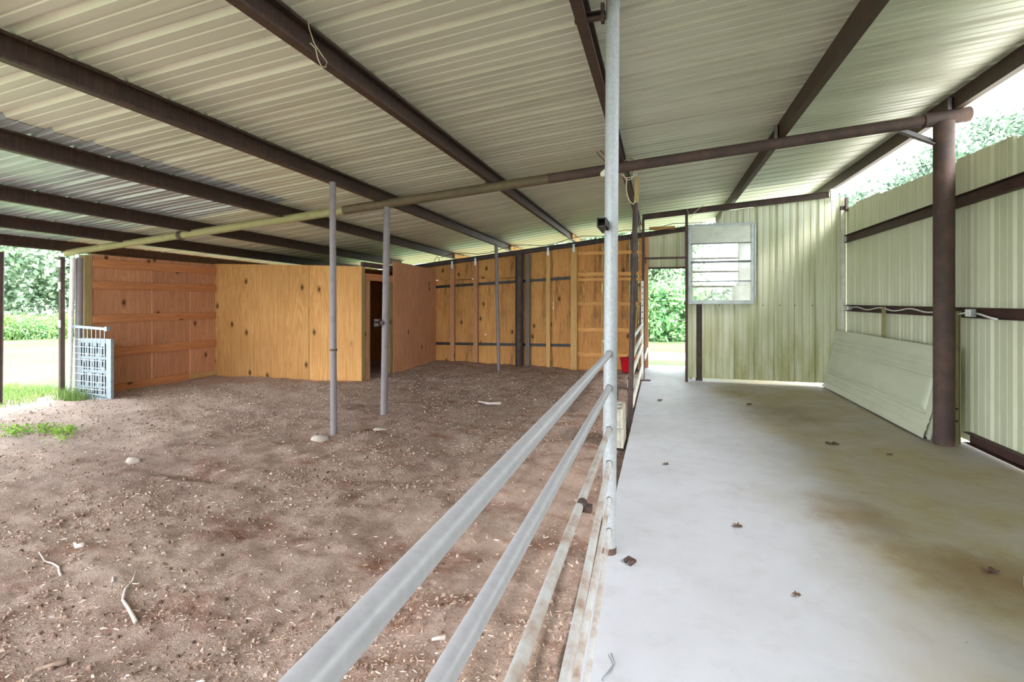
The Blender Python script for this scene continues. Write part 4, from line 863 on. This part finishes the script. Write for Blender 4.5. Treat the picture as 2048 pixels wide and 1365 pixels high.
# ------------------------------------------------------------------ plants
def leaves(n, fn, size, seed, flat=0.0):
    """n two-triangle leaves (folded along the midrib) round centres from fn(rng, n)"""
    r = np.random.default_rng(seed); c = fn(r, n); n = len(c)
    d = r.normal(size=(n, 3)); d[:, 2] -= 0.25; d /= np.linalg.norm(d, axis=1)[:, None]
    u = r.normal(size=(n, 3)); u -= d * (u * d).sum(1)[:, None]; u /= np.linalg.norm(u, axis=1)[:, None]
    w = np.cross(d, u); s = size * r.uniform(0.6, 1.3, n)[:, None]
    base = c - d * s * 0.5; tip = c + d * s * 0.5; l = c + u * s * 0.28 + w * s * 0.08; q = c - u * s * 0.28 + w * s * 0.08
    V = np.stack([base, l, tip, q], 1).reshape(-1, 3); F = np.arange(n)[:, None, None] * 4 + np.array([(0, 1, 2), (0, 2, 3)])[None]
    return V, F.reshape(-1, 3)
def crown(center, rad, nclump, cl, hollow=0.35):
    C = np.array(center); R = np.array(rad)
    def fn(r, n):
        d = r.normal(size=(nclump, 3)); d /= np.linalg.norm(d, axis=1)[:, None]
        cc = C + d * R * (r.uniform(hollow, 1.0, nclump) ** 0.6)[:, None]
        k = r.integers(0, nclump, n); p = cc[k] + r.normal(size=(n, 3)) * cl * (0.5 + r.random(nclump))[k][:, None]
        return p
    return fn
def tree(name, label, base, h, crown_c, crown_r, n, leaf_s, mat, seed, clumps=60, cl=0.45, group=None, cat='tree'):
    r = thing(name, label, cat, base, group); b = Vector(base); c = Vector(crown_c)
    V, F = leaves(n, crown(crown_c, crown_r, clumps, cl), leaf_s, seed); quickmesh('foliage', V, F, mat, parent=r, origin=tuple(c))
    m = MB(); rn = random.Random(seed); top = Vector((c.x, c.y, c.z + crown_r[2] * 0.3))
    m.path([b + (top - b) * (k / 6) + Vector((rn.uniform(-1, 1), rn.uniform(-1, 1), 0)) * 0.04 * h * (k / 6) for k in range(7)], 0.03 * h, 8, [1 - 0.12 * k for k in range(7)])
    for k in range(9):
        s0 = b + (top - b) * rn.uniform(0.35, 0.95); dd = Vector((rn.gauss(0, 1) * crown_r[0], rn.gauss(0, 1) * crown_r[1], rn.uniform(0.1, 1) * crown_r[2])) * 0.55
        m.path([s0, s0 + dd * 0.5 + Vector((0, 0, 0.04 * h)), s0 + dd], 0.009 * h, 6, [1, 0.7, 0.3])
    m.build('trunk', 'bark', r); return r
G = -0.16
tree('broadleaf_tree', 'tall pale green tree beyond the lawn outside the left opening', (-30.5, 15.0, G), 9, (-30.5, 15.0, 4.4), (4.2, 4.2, 3.6), 26000, 0.26, 'leaf_pale', 1, 90, 0.55)
tree('broadleaf_tree', 'tree behind the others at the right of the left opening', (-29.5, 19.6, G), 8, (-29.5, 19.6, 3.4), (3.4, 3.4, 2.7), 16000, 0.26, 'leaf_pale', 2, 60, 0.55)
tree('broadleaf_tree', 'dark leaved tree far left beyond the lawn', (-33.5, 11.5, G), 9, (-33.5, 11.5, 4.2), (4, 4, 3.8), 16000, 0.28, 'leaf', 3, 60, 0.55)
for i, (x, y, hh, lab) in enumerate(((-25.6, 12.9, 0.9, 'low leafy shrub in the weed strip behind the left lawn, leftmost'), (-24.6, 14.2, 0.75, 'low leafy shrub in the weed strip behind the left lawn, middle'), (-23.6, 15.3, 0.8, 'low leafy shrub in the weed strip behind the left lawn, nearest the post'))):
    tree('weed_shrub', lab, (x, y, G), hh, (x, y, G + hh * 0.55), (1.0, 0.9, hh * 0.5), 3500, 0.10, 'leaf_lush' if i == 1 else 'grass', 40 + i, 40, 0.2, 'shrubs behind the left lawn', 'shrub')
for i, (x, y, zt, rad) in enumerate(((15.4, 27.2, 10.0, 2.6), (12.7, 27.0, 8.3, 2.0), (10.4, 26.0, 6.9, 1.7), (8.7, 26.4, 6.2, 1.5))):
    tree('roadside_tree', ('tallest tree beyond the right wall, at the right edge of the picture', 'lacy tree beyond the right wall just right of the thick pipe post', 'lacy tree beyond the right wall just left of the thick pipe post', 'lowest tree beyond the right wall near the back corner')[i],
         (x, y, G), zt, (x, y, zt * 0.66), (rad, rad, zt * 0.33), 12000, 0.24, 'leaf_far', 10 + i, 60, 0.40, 'trees beyond the right wall')
tree('broadleaf_tree', 'tall tree seen over and through the far doorway', (-0.6, 25.5, G), 8, (-0.8, 25.5, 4.2), (2.6, 2.2, 3.4), 18000, 0.26, 'leaf', 20, 70, 0.5)
tree('broadleaf_tree', 'pale tree glimpsed in the gap above the far plywood wall', (-4.6, 27.0, G), 8, (-4.6, 27.0, 4.6), (2.8, 2.4, 3.2), 14000, 0.26, 'leaf_pale', 21, 60, 0.5)
tree('leafy_bush', 'lush green bush at the edge of the lawn seen through the far doorway', (0.15, 20.4, G), 2.2, (0.15, 20.4, 0.95), (1.5, 0.9, 1.0), 6500, 0.20, 'leaf_lush', 22, 50, 0.22, None, 'bush')
tree('leafy_bush', 'low bush seen through the bottom of the dusty window', (2.9, 21.5, G), 2.2, (2.9, 21.5, 0.9), (1.7, 0.9, 1.0), 5000, 0.22, 'leaf_pale', 23, 40, 0.22, None, 'bush')
tree('leafy_bush', 'green bush left of the far doorway, mostly behind the plywood wall', (-2.4, 21.0, G), 2.2, (-2.4, 21.0, 1.2), (1.6, 0.9, 1.3), 5000, 0.22, 'leaf_lush', 24, 40, 0.22, None, 'bush')
# grass blades
def blades(name, label, n, fn, h0, h1, mat, seed):
    r = np.random.default_rng(seed); x, y, z = fn(r, n); n = len(x); h = r.uniform(h0, h1, n); a = r.uniform(0, 2 * PI, n); w = 0.004 + 0.012 * h; ln = h * r.uniform(0.1, 0.7, n); b = r.uniform(0, 2 * PI, n)
    cx, sx = np.cos(a) * w, np.sin(a) * w; dx, dy = np.cos(b) * ln, np.sin(b) * ln
    V = np.stack([np.stack([x - cx, y - sx, z - 0.02], -1), np.stack([x + cx, y + sx, z - 0.02], -1), np.stack([x + cx * 0.7 + dx * 0.35, y + sx * 0.7 + dy * 0.35, z + h * 0.6], -1), np.stack([x + dx, y + dy, z + h], -1), np.stack([x - cx * 0.7 + dx * 0.35, y - sx * 0.7 + dy * 0.35, z + h * 0.6], -1)], 1).reshape(-1, 3)
    F = (np.arange(n)[:, None, None] * 5 + np.array([(0, 1, 2), (0, 2, 4), (4, 2, 3)])[None]).reshape(-1, 3)
    tag(quickmesh(name, V, F, mat), label, 'grass', None, 'stuff')
def gl(r, n):
    x = r.uniform(-11.5, -7.9, n); y = r.uniform(2.5, 6.2, n)
    lim = -8.55 + 0.35 * np.sin(y * 2.1) + 0.3 * np.sin(y * 5.3 + 1); k = (x < lim) & (r.random(n) < 0.9); x, y = x[k], y[k]
    z = np.where(x > -9.5, -0.11, -0.16); return x, y, z
blades('lawn_grass', 'short green grass at the edge of the dirt in the left opening', 16000, gl, 0.03, 0.11, 'grass', 5)
def gt(r, n):
    x = r.normal(-8.33, 0.16, n); y = r.normal(5.22, 0.06, n); return x, y, np.full(n, -0.09)
blades('grass_tuft', 'tuft of tall green grass at the foot of the wire gate', 260, gt, 0.10, 0.26, 'grass', 6)
def gw(r, n):
    x = r.uniform(-27, -22, n); y = 12.6 + (x + 25.5) * 1.1 + r.normal(0, 0.8, n) + 1.6; return x, y, np.full(n, G)
blades('tall_weeds', 'tall pale weeds behind the left lawn', 5000, gw, 0.4, 1.1, 'grass', 8)
# creeping weed
r = thing('creeping_weed', 'bright lime green creeping weed on the dirt at the left edge', 'weed', (-6.5, 3.75, -0.06))
runs = [[(-7.3, 3.75), (-6.9, 3.78), (-6.6, 3.80), (-6.25, 3.82), (-6.02, 3.72), (-5.82, 3.55)], [(-6.9, 3.78), (-6.75, 3.66), (-6.55, 3.6)], [(-6.6, 3.8), (-6.5, 3.9), (-6.3, 3.93), (-6.1, 3.85)]]
m = MB(); pts = []
for run in runs:
    m.path([(x, y, dz(x, y) + 0.015) for x, y in run], 0.005, 6)
    for (a, b) in zip(run[:-1], run[1:]):
        for k in range(16): s = k / 16; pts.append((a[0] + (b[0] - a[0]) * s, a[1] + (b[1] - a[1]) * s))
m.build('runner', 'weed', r)
pts = np.array(pts)
def wf(rr, n):
    k = rr.integers(0, len(pts), n); x = pts[k, 0] + rr.normal(0, 0.06, n); y = pts[k, 1] + rr.normal(0, 0.04, n)
    return np.stack([x, y, dirt_z(x, y) + rr.uniform(0.02, 0.09, n)], -1)
V, F = leaves(380, wf, 0.04, 9); quickmesh('leaves', V, F, 'weed', parent=r, origin=(-6.5, 3.75, -0.06))

# ------------------------------------------------------------------ light, camera
w = bpy.data.worlds.new('overcast'); S.world = w; w.use_nodes = True
nt = w.node_tree; bg = nt.nodes['Background']
bg.inputs[0].default_value = (0.88, 0.95, 1.0, 1); bg.inputs[1].default_value = 5.0
sun = bpy.data.lights.new('sun', 'SUN'); sun.energy = 7.5; sun.angle = math.radians(24); sun.color = (1, 0.98, 0.94)
so = bpy.data.objects.new('sun', sun); COL.objects.link(so); so.rotation_euler = Vector((-0.70, 0.36, -0.76)).to_track_quat('-Z', 'Y').to_euler()
cam = bpy.data.cameras.new('camera'); co = bpy.data.objects.new('camera', cam); COL.objects.link(co)
F0 = 1000.0; cam.sensor_width = 36; cam.lens = F0 / 2048 * 36; cam.shift_y = -(682.5 - 602) / 2048
co.location = (0, 0, 1.4); co.rotation_euler = (PI / 2, 0, math.atan2(296, F0)); cam.clip_start = 0.02; cam.clip_end = 500
S.camera = co
vs = S.view_settings; S.display_settings.display_device = 'sRGB'; vs.view_transform = 'Standard'; vs.look = 'None'; vs.gamma = 1; vs.exposure = 1.15; vs.use_curve_mapping = False
c = S.cycles; c.max_bounces = 12; c.diffuse_bounces = 8; c.glossy_bounces = 4; c.transparent_max_bounces = 12; c.use_denoising = True; c.sample_clamp_indirect = 8
